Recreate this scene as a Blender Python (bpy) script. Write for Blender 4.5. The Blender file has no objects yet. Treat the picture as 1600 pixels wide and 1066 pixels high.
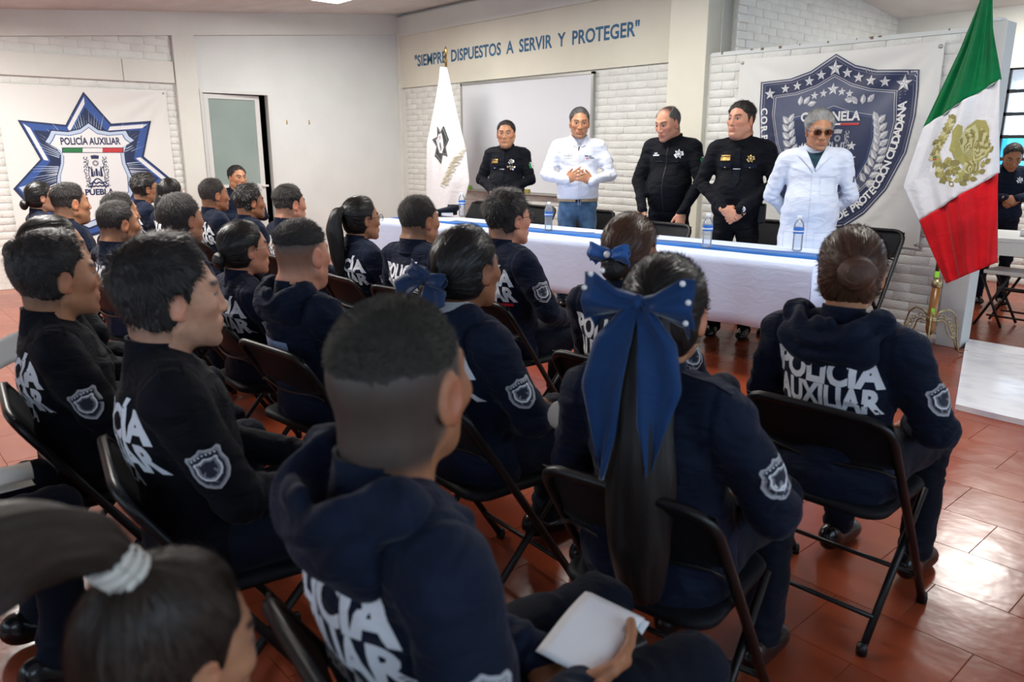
import bpy, bmesh, math, random
import numpy as np
from mathutils import Vector, Matrix
from mathutils.bvhtree import BVHTree
random.seed(7); rng = np.random.default_rng(7)
PI = math.pi
SC = bpy.context.scene
COL = SC.collection

# ---------------------------------------------------------------- camera
F_PX, CX, CY, CAM_H = 1200.0, 800.0, 533.0, 1.42
PITCH = math.atan(305/1200.0)
_Rh = math.hypot(F_PX, 305)
FA = PI - math.atan((800+300)/_Rh)
FV = np.array([math.cos(FA)*math.cos(PITCH), math.sin(FA)*math.cos(PITCH), -math.sin(PITCH)])
RV = np.array([math.sin(FA), -math.cos(FA), 0.0])
UV = np.cross(RV, FV)
CV = np.array([0, 0, CAM_H])
cam = bpy.data.cameras.new('camera'); cam_o = bpy.data.objects.new('camera', cam); COL.objects.link(cam_o)
cam.sensor_width = 36; cam.lens = 36*F_PX/1600; cam.clip_start = 0.05
cam_o.matrix_world = Matrix(((RV[0], UV[0], -FV[0], 0), (RV[1], UV[1], -FV[1], 0), (RV[2], UV[2], -FV[2], CAM_H), (0, 0, 0, 1)))
cam.dof.use_dof = True; cam.dof.focus_distance = 4.6; cam.dof.aperture_fstop = 4.0
SC.camera = cam_o
# ---------------------------------------------------------------- light
W = bpy.data.worlds.new('World'); SC.world = W; W.use_nodes = True
bg = W.node_tree.nodes['Background']; bg.inputs[0].default_value = (0.76, 0.88, 1.0, 1); bg.inputs[1].default_value = 3.0
def area(name, loc, rot, sx, sy, power, col):
    l = bpy.data.lights.new(name, 'AREA'); l.shape = 'RECTANGLE'; l.size = sx; l.size_y = sy; l.energy = power; l.color = col
    o = bpy.data.objects.new(name, l); COL.objects.link(o); o.location = loc; o.rotation_euler = rot
    return o
SC.view_settings.view_transform = 'Standard'; SC.view_settings.look = 'None'
SC.view_settings.exposure = 0.64; SC.view_settings.gamma = 1.0; SC.view_settings.use_curve_mapping = False
SC.cycles.max_bounces = 6; SC.cycles.diffuse_bounces = 4; SC.cycles.glossy_bounces = 3
SC.cycles.transmission_bounces = 4; SC.cycles.transparent_max_bounces = 8
SC.cycles.use_denoising = True
SC.cycles.sample_clamp_indirect = 6

# measuring helpers: where the line through a point of the photograph meets a plane of the room
def ray(x, y):
    d = FV*F_PX + RV*(x-CX) - UV*(y-CY); return d/np.linalg.norm(d)
def onY(x, y, Y): d = ray(x, y); return CV + d*(Y/d[1])
def onX(x, y, X): d = ray(x, y); return CV + d*(X/d[0])
def onZ(x, y, z): d = ray(x, y); return CV + d*((z-CAM_H)/d[2])

# ---------------------------------------------------------------- materials
def nmat(name): m = bpy.data.materials.new(name); m.use_nodes = True; return m, m.node_tree.nodes, m.node_tree.links, m.node_tree.nodes['Principled BSDF']
def setp(b, **k):
    names = dict(color='Base Color', rough='Roughness', metal='Metallic', spec='Specular IOR Level', sheen='Sheen Weight', sheen_r='Sheen Roughness',
                 sheen_tint='Sheen Tint', coat='Coat Weight', coat_r='Coat Roughness', sss='Subsurface Weight', emis='Emission Color', emis_s='Emission Strength',
                 alpha='Alpha', trans='Transmission Weight', ior='IOR')
    for a, v in k.items():
        if a in ('color', 'emis', 'sheen_tint') and len(v) == 3: v = tuple(v)+(1,)
        b.inputs[names[a]].default_value = v
def plain(name, color, rough=.6, **k):
    m, N, L, b = nmat(name); setp(b, color=color, rough=rough, **k); return m
def noisy(name, c1, c2, scale=8, rough=.6, bump=.0, bscale=40, detail=4, vec='Object', stretch=None, **k):
    m, N, L, b = nmat(name); setp(b, rough=rough, **k)
    tc = N.new('ShaderNodeTexCoord'); src = tc.outputs[vec]
    if stretch:
        mp = N.new('ShaderNodeMapping'); mp.inputs['Scale'].default_value = stretch; L.new(src, mp.inputs[0]); src = mp.outputs[0]
    n = N.new('ShaderNodeTexNoise'); n.inputs['Scale'].default_value = scale; n.inputs['Detail'].default_value = detail; L.new(src, n.inputs['Vector'])
    r = N.new('ShaderNodeValToRGB'); r.color_ramp.elements[0].position = .32; r.color_ramp.elements[1].position = .68
    r.color_ramp.elements[0].color = tuple(c1)+(1,); r.color_ramp.elements[1].color = tuple(c2)+(1,)
    L.new(n.outputs[0], r.inputs[0]); L.new(r.outputs[0], b.inputs['Base Color'])
    if bump:
        n2 = N.new('ShaderNodeTexNoise'); n2.inputs['Scale'].default_value = bscale; n2.inputs['Detail'].default_value = 5; L.new(src, n2.inputs['Vector'])
        bp = N.new('ShaderNodeBump'); bp.inputs['Strength'].default_value = bump; bp.inputs['Distance'].default_value = .01
        L.new(n2.outputs[0], bp.inputs['Height']); L.new(bp.outputs[0], b.inputs['Normal'])
    return m
def fabric(name, c, rough=.8, bump=.35, var=.25, sheen=.25, sc=5):
    c2 = tuple(min(1, x*(1+var)) for x in c); c1 = tuple(x*(1-var) for x in c)
    m = noisy(name, c1, c2, sc, rough, 0, sheen=sheen, sheen_r=.4, spec=.14)
    N = m.node_tree.nodes; L = m.node_tree.links; b = N['Principled BSDF']
    tc = N.new('ShaderNodeTexCoord')
    mp = N.new('ShaderNodeMapping'); mp.inputs['Scale'].default_value = (1, 1, 2.2); L.new(tc.outputs['Object'], mp.inputs[0])
    a = N.new('ShaderNodeTexNoise'); a.inputs['Scale'].default_value = 9; a.inputs['Detail'].default_value = 3; a.inputs['Distortion'].default_value = .8
    f = N.new('ShaderNodeTexNoise'); f.inputs['Scale'].default_value = 260; f.inputs['Detail'].default_value = 2
    L.new(mp.outputs[0], a.inputs['Vector']); L.new(tc.outputs['Object'], f.inputs['Vector'])
    b1 = N.new('ShaderNodeBump'); b1.inputs['Strength'].default_value = bump; b1.inputs['Distance'].default_value = .03
    b2 = N.new('ShaderNodeBump'); b2.inputs['Strength'].default_value = .12; b2.inputs['Distance'].default_value = .002
    L.new(a.outputs[0], b1.inputs['Height']); L.new(f.outputs[0], b2.inputs['Height']); L.new(b1.outputs[0], b2.inputs['Normal']); L.new(b2.outputs[0], b.inputs['Normal'])
    return m
def attr_skin():
    m, N, L, b = nmat('skin'); a = N.new('ShaderNodeAttribute'); a.attribute_name = 'Col'
    tc = N.new('ShaderNodeTexCoord'); n = N.new('ShaderNodeTexNoise'); n.inputs['Scale'].default_value = 60; n.inputs['Detail'].default_value = 4; L.new(tc.outputs['Object'], n.inputs['Vector'])
    mx = N.new('ShaderNodeMixRGB'); mx.blend_type = 'MULTIPLY'; mx.inputs[0].default_value = .35
    rp = N.new('ShaderNodeValToRGB'); rp.color_ramp.elements[0].color = (.72, .62, .58, 1); rp.color_ramp.elements[1].color = (1.0, 1.0, 1.0, 1)
    rp.color_ramp.elements[0].position = .3; rp.color_ramp.elements[1].position = .6
    L.new(n.outputs[0], rp.inputs[0]); L.new(a.outputs['Color'], mx.inputs[1]); L.new(rp.outputs[0], mx.inputs[2]); L.new(mx.outputs[0], b.inputs['Base Color'])
    setp(b, rough=.48, spec=.4, sss=.0)
    return m
def hairmat(name, dark, light, rough=.42, sc=38, bump=.5):
    m, N, L, b = nmat(name); a = N.new('ShaderNodeAttribute'); a.attribute_name = 'flow'
    n = N.new('ShaderNodeTexNoise'); n.inputs['Scale'].default_value = sc; n.inputs['Detail'].default_value = 6; n.inputs['Roughness'].default_value = .75
    L.new(a.outputs['Vector'], n.inputs['Vector'])
    r = N.new('ShaderNodeValToRGB'); r.color_ramp.elements[0].position = .35; r.color_ramp.elements[1].position = .7
    r.color_ramp.elements[0].color = tuple(dark)+(1,); r.color_ramp.elements[1].color = tuple(light)+(1,)
    L.new(n.outputs[0], r.inputs[0]); L.new(r.outputs[0], b.inputs['Base Color'])
    bp = N.new('ShaderNodeBump'); bp.inputs['Strength'].default_value = bump; bp.inputs['Distance'].default_value = .004
    L.new(n.outputs[0], bp.inputs['Height']); L.new(bp.outputs[0], b.inputs['Normal'])
    setp(b, rough=rough, spec=.38); return m
M = {}
M['skin'] = attr_skin()
M['hair_black'] = hairmat('black_hair', (.003, .003, .004), (.038, .032, .029))
M['hair_slick'] = hairmat('slick_black_hair', (.004, .004, .005), (.03, .027, .024), rough=.3, bump=.35)
M['hair_brown'] = hairmat('brown_hair', (.022, .010, .006), (.17, .075, .042), rough=.33, bump=.4)
M['hair_darkbrown'] = hairmat('dark_brown_hair', (.008, .005, .004), (.055, .034, .022), rough=.4)
M['hair_short'] = hairmat('short_black_hair', (.004, .004, .005), (.060, .050, .044), rough=.6, sc=60)
M['hair_buzz'] = hairmat('cropped_hair', (.012, .011, .009), (.045, .04, .03), rough=.8, sc=120, bump=.3)
M['hair_grey'] = hairmat('grey_hair', (.16, .16, .16), (.60, .60, .58), rough=.5, sc=30)
M['hair_pepper'] = hairmat('grey_black_hair', (.02, .02, .02), (.22, .21, .20), rough=.6, sc=60)
M['navy'] = fabric('navy_jacket_cloth', (.0062, .0108, .0265), sheen=.06, bump=.6)
M['black'] = fabric('black_uniform_cloth', (.0036, .0045, .0080), sheen=.03, bump=.6)
M['navy2'] = fabric('navy_trouser_cloth', (.0045, .0065, .014), sheen=.06)
M['white_shirt'] = fabric('white_shirt_cloth', (.70, .74, .84), rough=.75, bump=.3, var=.05, sheen=.1)
M['coat'] = fabric('white_coat_cloth', (.68, .75, .88), rough=.75, bump=.3, var=.05, sheen=.1)
M['jeans'] = fabric('blue_denim', (.075, .15, .27), bump=.25, var=.35, sc=14)
M['shoe'] = plain('black_shoe_leather', (.006, .006, .007), .22)
M['teal'] = fabric('teal_shirt_cloth', (.02, .06, .085))
M['print'] = plain('white_print', (.74, .76, .80), .6)
M['tape'] = plain('silver_blue_tape', (.30, .38, .55), .4)
M['print2'] = plain('grey_print', (.38, .39, .42), .6)
M['navyprint'] = plain('navy_print', (.012, .03, .10), .6)
M['red'] = plain('red_print', (.55, .012, .02), .6)
M['green'] = plain('green_print', (.0, .19, .06), .6)
M['patch'] = plain('patch_grey', (.20, .21, .23), .7)
M['patchdark'] = plain('patch_dark', (.008, .012, .03), .7)
M['bow'] = fabric('navy_ribbon', (.010, .040, .125), rough=.6, bump=.25, sheen=.3)
M['bow2'] = fabric('dull_navy_ribbon', (.018, .040, .10), rough=.6, bump=.25, sheen=.3)
M['bow3'] = fabric('bright_blue_ribbon', (.035, .12, .36), rough=.5, bump=.3, sheen=.3)
M['pearl'] = plain('pearl', (.85, .85, .84), .2)
M['chair'] = plain('black_chair_steel', (.008, .008, .009), .36, spec=.35)
M['seat'] = noisy('black_chair_plastic', (.007, .008, .010), (.012, .013, .016), 20, .55, .1, 200, spec=.12)
M['gold'] = plain('gold_metal', (.62, .42, .15), .3, metal=1)
M['silver'] = plain('silver_metal', (.75, .75, .76), .25, metal=1)
M['beltm'] = noisy('tan_webbing', (.33, .25, .14), (.42, .33, .2), 60, .8)
M['glassf'] = plain('dark_frame', (.02, .02, .022), .3)
M['glassg'] = plain('gold_frame', (.62, .42, .3), .3, metal=.8)
M['paper'] = plain('white_paper', (.80, .81, .84), .7)
M['cream'] = plain('cream_paper', (.62, .58, .50), .7)

# ---------------------------------------------------------------- object helpers
def link(name, data, parent=None, mats=None, loc=None):
    o = bpy.data.objects.new(name, data); COL.objects.link(o)
    if parent is not None: o.parent = parent
    if loc is not None: o.location = loc
    if mats is not None:
        for m in (mats if isinstance(mats, (list, tuple)) else [mats]): data.materials.append(m)
    return o
def thing(name, label, cat, loc=(0, 0, 0), rz=0, group=None, scale=1):
    o = bpy.data.objects.new(name, None); COL.objects.link(o); o.empty_display_size = .1
    o.location = loc; o.rotation_euler = (0, 0, rz); o.scale = (scale,)*3; o['label'] = label; o['category'] = cat
    if group: o['group'] = group
    return o
def tag(o, label, cat, group=None):
    o['label'] = label; o['category'] = cat
    if group: o['group'] = group
    return o
def structure(o): o['kind'] = 'structure'; return o
def npmesh(name, V, Fc, smooth=True, mi=None):
    """mesh from numpy vertices and a list/array of faces"""
    me = bpy.data.meshes.new(name)
    V = np.asarray(V, dtype=np.float32)
    if isinstance(Fc, np.ndarray):
        n, k = Fc.shape; idx = Fc.astype(np.int32).ravel(); starts = np.arange(n, dtype=np.int32)*k; tot = n
    else:
        ln = np.array([len(f) for f in Fc], dtype=np.int32); starts = np.concatenate(([0], np.cumsum(ln)[:-1])).astype(np.int32)
        idx = np.array([i for f in Fc for i in f], dtype=np.int32); tot = len(Fc)
    me.vertices.add(len(V)); me.vertices.foreach_set('co', V.ravel())
    me.loops.add(len(idx)); me.loops.foreach_set('vertex_index', idx)
    me.polygons.add(tot); me.polygons.foreach_set('loop_start', starts)
    me.polygons.foreach_set('use_smooth', np.full(tot, smooth))
    if mi is not None: me.polygons.foreach_set('material_index', np.asarray(mi, dtype=np.int32))
    me.update(calc_edges=True); me.validate(); return me
def addcol(me, C):
    a = me.color_attributes.new('Col', 'FLOAT_COLOR', 'POINT'); C4 = np.ones((len(C), 4), dtype=np.float32); C4[:, :3] = C; a.data.foreach_set('color', C4.ravel())
def addflow(me, Fl):
    a = me.attributes.new('flow', 'FLOAT_VECTOR', 'POINT'); a.data.foreach_set('vector', np.asarray(Fl, dtype=np.float32).ravel())
def bvh_of(V, Fc): return BVHTree.FromPolygons([tuple(v) for v in V.tolist()], [tuple(f) for f in (Fc.tolist() if isinstance(Fc, np.ndarray) else Fc)])
class MB:
    """gathers simple solids into one mesh, per-face material index"""
    def __init__(s): s.V = []; s.F = []; s.I = []
    def raw(s, V, Fc, mi=0):
        n = len(s.V); s.V += [tuple(map(float, v)) for v in V]; s.F += [tuple(int(i)+n for i in f) for f in Fc]; s.I += [mi]*len(Fc); return s
    def box(s, lo, hi, mi=0, bev=0.0, mat=None):
        x0, y0, z0 = lo; x1, y1, z1 = hi
        if bev <= 0:
            V = [(x, y, z) for x in (x0, x1) for y in (y0, y1) for z in (z0, z1)]
            Fc = [(0, 1, 3, 2), (4, 6, 7, 5), (0, 4, 5, 1), (2, 3, 7, 6), (0, 2, 6, 4), (1, 5, 7, 3)]
        else:
            bm = bmesh.new(); bmesh.ops.create_cube(bm, size=1)
            for v in bm.verts: v.co = Vector(((x0+x1)/2+v.co.x*(x1-x0), (y0+y1)/2+v.co.y*(y1-y0), (z0+z1)/2+v.co.z*(z1-z0)))
            bmesh.ops.bevel(bm, geom=bm.edges[:], offset=bev, segments=2, affect='EDGES', profile=.5)
            bm.verts.ensure_lookup_table(); V = [tuple(v.co) for v in bm.verts]; Fc = [tuple(v.index for v in f.verts) for f in bm.faces]; bm.free()
        if mat is not None: V = [tuple(mat @ Vector(v)) for v in V]
        return s.raw(V, Fc, mi)
    def tube(s, pts, r, n=8, mi=0, cap=True, flat=1.0):
        pts = [Vector(p) for p in pts]; rs = r if isinstance(r, (list, tuple)) else [r]*len(pts)
        up = None; V = []; Fc = []
        for i, p in enumerate(pts):
            t = (pts[min(i+1, len(pts)-1)]-pts[max(i-1, 0)]).normalized()
            if up is None:
                up = Vector((0, 0, 1)) if abs(t.z) < .9 else Vector((0, 1, 0))
            a = t.cross(up).normalized(); b = a.cross(t).normalized(); up = b
            for k in range(n):
                th = 2*PI*k/n; V.append(p+(a*math.cos(th)+b*math.sin(th)*flat)*rs[i])
        for i in range(len(pts)-1):
            for k in range(n):
                Fc.append((i*n+k, i*n+(k+1) % n, (i+1)*n+(k+1) % n, (i+1)*n+k))
        if cap:
            Fc.append(tuple(range(n))[::-1]); Fc.append(tuple((len(pts)-1)*n+k for k in range(n)))
        return s.raw(V, Fc, mi)
    def lathe(s, prof, n=16, c=(0, 0, 0), mi=0, cap=True):
        V = []; Fc = []
        for (r, z) in prof:
            for k in range(n): V.append((c[0]+r*math.cos(2*PI*k/n), c[1]+r*math.sin(2*PI*k/n), c[2]+z))
        for i in range(len(prof)-1):
            for k in range(n): Fc.append((i*n+k, i*n+(k+1) % n, (i+1)*n+(k+1) % n, (i+1)*n+k))
        if cap:
            Fc.append(tuple(range(n))[::-1]); Fc.append(tuple((len(prof)-1)*n+k for k in range(n)))
        return s.raw(V, Fc, mi)
    def ball(s, c, r, n=8, mi=0):
        r = r if isinstance(r, (tuple, list)) else (r, r, r); prof = [(max(1e-4, math.sin(PI*i/n)), -math.cos(PI*i/n)) for i in range(n+1)]
        V = []; Fc = []; m = 2*n
        for (q, z) in prof:
            for k in range(m): V.append((c[0]+r[0]*q*math.cos(2*PI*k/m), c[1]+r[1]*q*math.sin(2*PI*k/m), c[2]+r[2]*z))
        for i in range(n):
            for k in range(m): Fc.append((i*m+k, i*m+(k+1) % m, (i+1)*m+(k+1) % m, (i+1)*m+k))
        return s.raw(V, Fc, mi)
    def mesh(s, name, smooth=False): return npmesh(name, s.V, s.F, smooth, s.I)
    def obj(s, name, mats, parent=None, smooth=False, loc=None): return link(name, s.mesh(name, smooth), parent, mats, loc)
# flat shapes (print, patches) cut small enough to follow the surface they sit on
def poly_bm(polys, maxlen=.03):
    bm = bmesh.new()
    for pts in polys:
        vs = [bm.verts.new((p[0], p[1], 0)) for p in pts]
        try: bm.faces.new(vs)
        except ValueError: pass
    return refine(bm, maxlen)
def refine(bm, maxlen):
    bmesh.ops.triangulate(bm, faces=bm.faces[:])
    for _ in range(7):
        es = [e for e in bm.edges if e.calc_length() > maxlen]
        if not es: break
        bmesh.ops.subdivide_edges(bm, edges=es, cuts=1, use_grid_fill=False)
        bmesh.ops.triangulate(bm, faces=[f for f in bm.faces if len(f.verts) > 3])
    return bm
def bm_arrays(bm):
    bm.verts.index_update(); V = np.array([v.co[:] for v in bm.verts]).reshape(-1, 3); Fc = [tuple(v.index for v in f.verts) for f in bm.faces]; bm.free(); return V, Fc
def text_bm(s, size, bold=.0, maxlen=.03, width=None, align='CENTER', shear=0, spacing=1.0):
    cu = bpy.data.curves.new('t', 'FONT'); cu.body = s; cu.size = size; cu.align_x = align; cu.offset = bold*size; cu.shear = shear; cu.space_character = spacing; cu.resolution_u = 3
    o = bpy.data.objects.new('t', cu); me = bpy.data.meshes.new_from_object(o)
    bm = bmesh.new(); bm.from_mesh(me); bpy.data.objects.remove(o); bpy.data.meshes.remove(me); bpy.data.curves.remove(cu)
    if width and len(bm.verts):
        xs = [v.co.x for v in bm.verts]; w = max(xs)-min(xs); c = (max(xs)+min(xs))/2
        for v in bm.verts: v.co.x = (v.co.x-(c if align == 'CENTER' else 0))*width/w
    return refine(bm, maxlen)
class Art:
    """flat artwork in layers; mapped by fn(u, v, lift) onto a surface"""
    def __init__(s): s.V = []; s.F = []; s.I = []; s.lay = 0
    def add(s, V, Fc, mi, dx=0, dy=0, rot=0, layer=None):
        s.lay += 1; L = s.lay if layer is None else layer; n = len(s.V); c, q = math.cos(rot), math.sin(rot)
        s.V += [(c*v[0]-q*v[1]+dx, q*v[0]+c*v[1]+dy, L) for v in V]; s.F += [tuple(i+n for i in f) for f in Fc]; s.I += [mi]*len(Fc); return s
    def poly(s, pts, mi, maxlen=.05, **k): V, Fc = bm_arrays(poly_bm([pts], maxlen)); return s.add(V, Fc, mi, **k)
    def text(s, t, size, mi, bold=.0, width=None, maxlen=.05, shear=0, **k): V, Fc = bm_arrays(text_bm(t, size, bold, maxlen, width, shear=shear)); return s.add(V, Fc, mi, **k)
    def mesh(s, name, fn, lift=.0006):
        V = [fn(u, v, L*lift) for (u, v, L) in s.V]; return npmesh(name, V, s.F, False, s.I)

# ---------------------------------------------------------------- implicit surfaces
def mesh_sdf(f, lo, hi, h):
    lo = np.array(lo, float); hi = np.array(hi, float); n = np.ceil((hi-lo)/h).astype(int)+1
    ax = [lo[i]+h*np.arange(n[i]) for i in range(3)]
    V = np.empty(n, dtype=np.float32)
    step = max(1, int(260000/(n[1]*n[2])))
    YY, ZZ = np.meshgrid(ax[1], ax[2], indexing='ij')
    for i in range(0, n[0], step):
        xs = ax[0][i:i+step]; P = np.empty((len(xs), n[1], n[2], 3), dtype=np.float32)
        P[..., 0] = xs[:, None, None]; P[..., 1] = YY; P[..., 2] = ZZ
        V[i:i+step] = f(P.reshape(-1, 3)).reshape(len(xs), n[1], n[2])
    V[0] = np.maximum(V[0], 1e-3); V[-1] = np.maximum(V[-1], 1e-3); V[:, 0] = np.maximum(V[:, 0], 1e-3); V[:, -1] = np.maximum(V[:, -1], 1e-3); V[:, :, 0] = np.maximum(V[:, :, 0], 1e-3); V[:, :, -1] = np.maximum(V[:, :, -1], 1e-3)
    S = V < 0; cid = lambda I: (I[:, 0]*n[1]+I[:, 1])*n[2]+I[:, 2]
    ids = []; pos = []; quads = []
    for a in range(3):
        sl0 = [slice(None)]*3; sl1 = [slice(None)]*3; sl0[a] = slice(0, -1); sl1[a] = slice(1, None)
        A = V[tuple(sl0)]; B = V[tuple(sl1)]; I = np.argwhere(S[tuple(sl0)] != S[tuple(sl1)])
        if len(I) == 0: continue
        va = A[tuple(I.T)]; vb = B[tuple(I.T)]; t = va/(va-vb)
        p = lo+I*h; p[:, a] += t*h
        b, c = (a+1) % 3, (a+2) % 3; q = []
        for (db, dc) in ((0, 0), (-1, 0), (-1, -1), (0, -1)):
            J = I.copy(); J[:, b] += db; J[:, c] += dc; k = cid(J); ids.append(k); pos.append(p); q.append(k)
        q = np.stack(q, 1); inside = va < 0
        q[~inside] = q[~inside][:, ::-1]; quads.append(q)
    ids = np.concatenate(ids); pos = np.concatenate(pos); quads = np.concatenate(quads)
    u, inv = np.unique(ids, return_inverse=True); cnt = np.bincount(inv)
    P = np.stack([np.bincount(inv, pos[:, i])/cnt for i in range(3)], 1)
    return P, np.searchsorted(u, quads).astype(np.int32)
def rc(P, a, b, ra, rb=None):
    rb = ra if rb is None else rb; a = np.array(a, np.float32); b = np.array(b, np.float32); ba = b-a
    h = np.clip(((P-a)@ba)/max(1e-9, float(ba@ba)), 0, 1); d = P-a-h[:, None]*ba
    return np.sqrt((d*d).sum(1))-(ra+(rb-ra)*h)
def el(P, c, r, R=None):
    q = P-np.array(c, np.float32)
    if R is not None: q = q@np.array(R, np.float32)
    r = np.array(r, np.float32); k0 = np.sqrt(((q/r)**2).sum(1)); k1 = np.sqrt(((q/(r*r))**2).sum(1))
    return k0*(k0-1)/np.maximum(k1, 1e-6)
def su(a, b, k=.02): h = np.clip(.5+.5*(b-a)/k, 0, 1); return b+(a-b)*h-k*h*(1-h)
def sd(a, b, k=.01): h = np.clip(.5-.5*(a+b)/k, 0, 1); return a+(-b-a)*h+k*h*(1-h)
def rotm(axis, ang): return np.array(Matrix.Rotation(ang, 3, axis))
def sstep(x, a, b): t = np.clip((x-a)/(b-a), 0, 1); return t*t*(3-2*t)
_perm = np.random.default_rng(3).permutation(256)
def vnoise(P, seed=0):
    P = np.asarray(P, float)+seed*17.3; I = np.floor(P).astype(int); f = P-I; f = f*f*(3-2*f); r = 0
    for dx in (0, 1):
        for dy in (0, 1):
            for dz in (0, 1):
                w = (f[:, 0] if dx else 1-f[:, 0])*(f[:, 1] if dy else 1-f[:, 1])*(f[:, 2] if dz else 1-f[:, 2])
                hsh = _perm[(_perm[(_perm[(I[:, 0]+dx) & 255]+I[:, 1]+dy) & 255]+I[:, 2]+dz) & 255]/127.5-1
                r = r+w*hsh
    return r
def vnormals(V, Q):
    N = np.zeros_like(V); a = V[Q[:, 2]]-V[Q[:, 0]]; b = V[Q[:, 3]]-V[Q[:, 1]]; n = np.cross(a, b)
    for k in range(4): 
        for i in range(3): N[:, i] += np.bincount(Q[:, k], n[:, i], minlength=len(V))
    return N/np.maximum(np.linalg.norm(N, axis=1), 1e-12)[:, None]
# ---------------------------------------------------------------- heads
# head frame: x to the person's right, y forward, z up; crown at z=.110, chin at z=-.118
def headcore(P, t):
    w = t.get('w', 1.0); d = el(P, (0, -.014, .022), (.074*w, .094, .088)); d = su(d, el(P, (0, .024, -.025), (.062*w, .064, .080)), .03)
    return d
def head_sdf(P, t):
    f = t.get('fat', 0); fem = t.get('fem', 0); w = t.get('w', 1.0); Q = P.copy(); Q[:, 0] = np.abs(Q[:, 0])
    d = headcore(P, t)
    d = su(d, el(P, (0, .034, -.072), (.048+.012*f, .050, .040+.004*f)), .02)
    d = su(d, rc(Q, (.050+.010*f-.004*fem, -.002, -.058), (.014, .068, -.099), .017+.006*f, .015), .022)
    d = su(d, el(P, (0, .074, -.101), (.017, .014, .014)), .018)
    if f > .4: d = su(d, el(P, (0, .03, -.112), (.045, .045, .022)), .03)
    d = su(d, el(Q, (.040, .060, -.020), (.020+.003*f, .018, .018)), .022)
    d = su(d, rc(Q, (.0, .081, .022), (.036, .070, .022), .0095-.002*fem), .014)
    d = sd(d, el(Q, (.031, .1015, .000), (.017, .0165, .0105)), .014)
    d = su(d, el(Q, (.031, .0715, .001), (.0135, .0125, .0125)), .004)
    d = su(d, rc(P, (0, .084, .012), (0, .0985-.003*fem, -.034), .0065, .0112), .010)
    d = su(d, el(Q, (.0125, .089, -.037), (.0085, .011, .0078)), .007)
    d = su(d, el(P, (0, .082, -.066), (.028, .012, .017)), .014)
    d = su(d, rc(Q, (0, .0925, -.0615), (.021, .080, -.064), .0052, .0028), .004)
    d = su(d, rc(Q, (0, .0915, -.0715), (.018, .081, -.068), .0060, .0030), .004)
    d = sd(d, rc(Q, (0, .0985, -.0662), (.023, .085, -.0662), .0018), .003)
    d = sd(d, el(P, (0, .094, -.086), (.020, .006, .006)), .010)
    # ears
    E = rotm('Y', .0)@rotm('X', -.20)@rotm('Z', -.42)
    e = el(Q, (.0765*w, -.008, -.008), (.0065, .0185, .032), E)
    e = su(e, el(Q, (.0755*w, -.001, -.034), (.006, .009, .010), E), .006)
    e = sd(e, el(Q, (.0845*w, -.005, -.004), (.0065, .0105, .020), E), .004)
    e = su(e, el(Q, (.073*w, .006, -.012), (.006, .005, .010), E), .005)
    d = su(d, e, .006)
    nr = .054+.010*f-.008*fem
    nk = su(rc(P, (0, -.022, -.045), (0, -.048, -.20), nr, nr+.006), el(P, (0, -.052, -.05), (.048, .040, .05)), .03)
    d = su(d, nk, .020)
    if f > .4: d = su(d, rc(P, (-.03, -.082, -.085), (.03, -.082, -.085), .018), .02)
    return d
_heads = {}
def head_mesh(kind, h):
    key = (kind, h)
    if key not in _heads:
        t = dict(male={}, slim=dict(w=.97), heavy=dict(fat=.7, w=1.04), fem=dict(fem=1, w=.97), femh=dict(fem=1, fat=.35, w=1.0))[kind]
        _heads[key] = mesh_sdf(lambda P: head_sdf(P, t), (-.105, -.135, -.20), (.105, .135, .122), h)+(t,)
    return _heads[key]
SK = dict(tan=(.47, .225, .120), brown=(.37, .160, .078), dark=(.33, .140, .068), light=(.62, .335, .215), pink=(.60, .285, .18))
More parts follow.
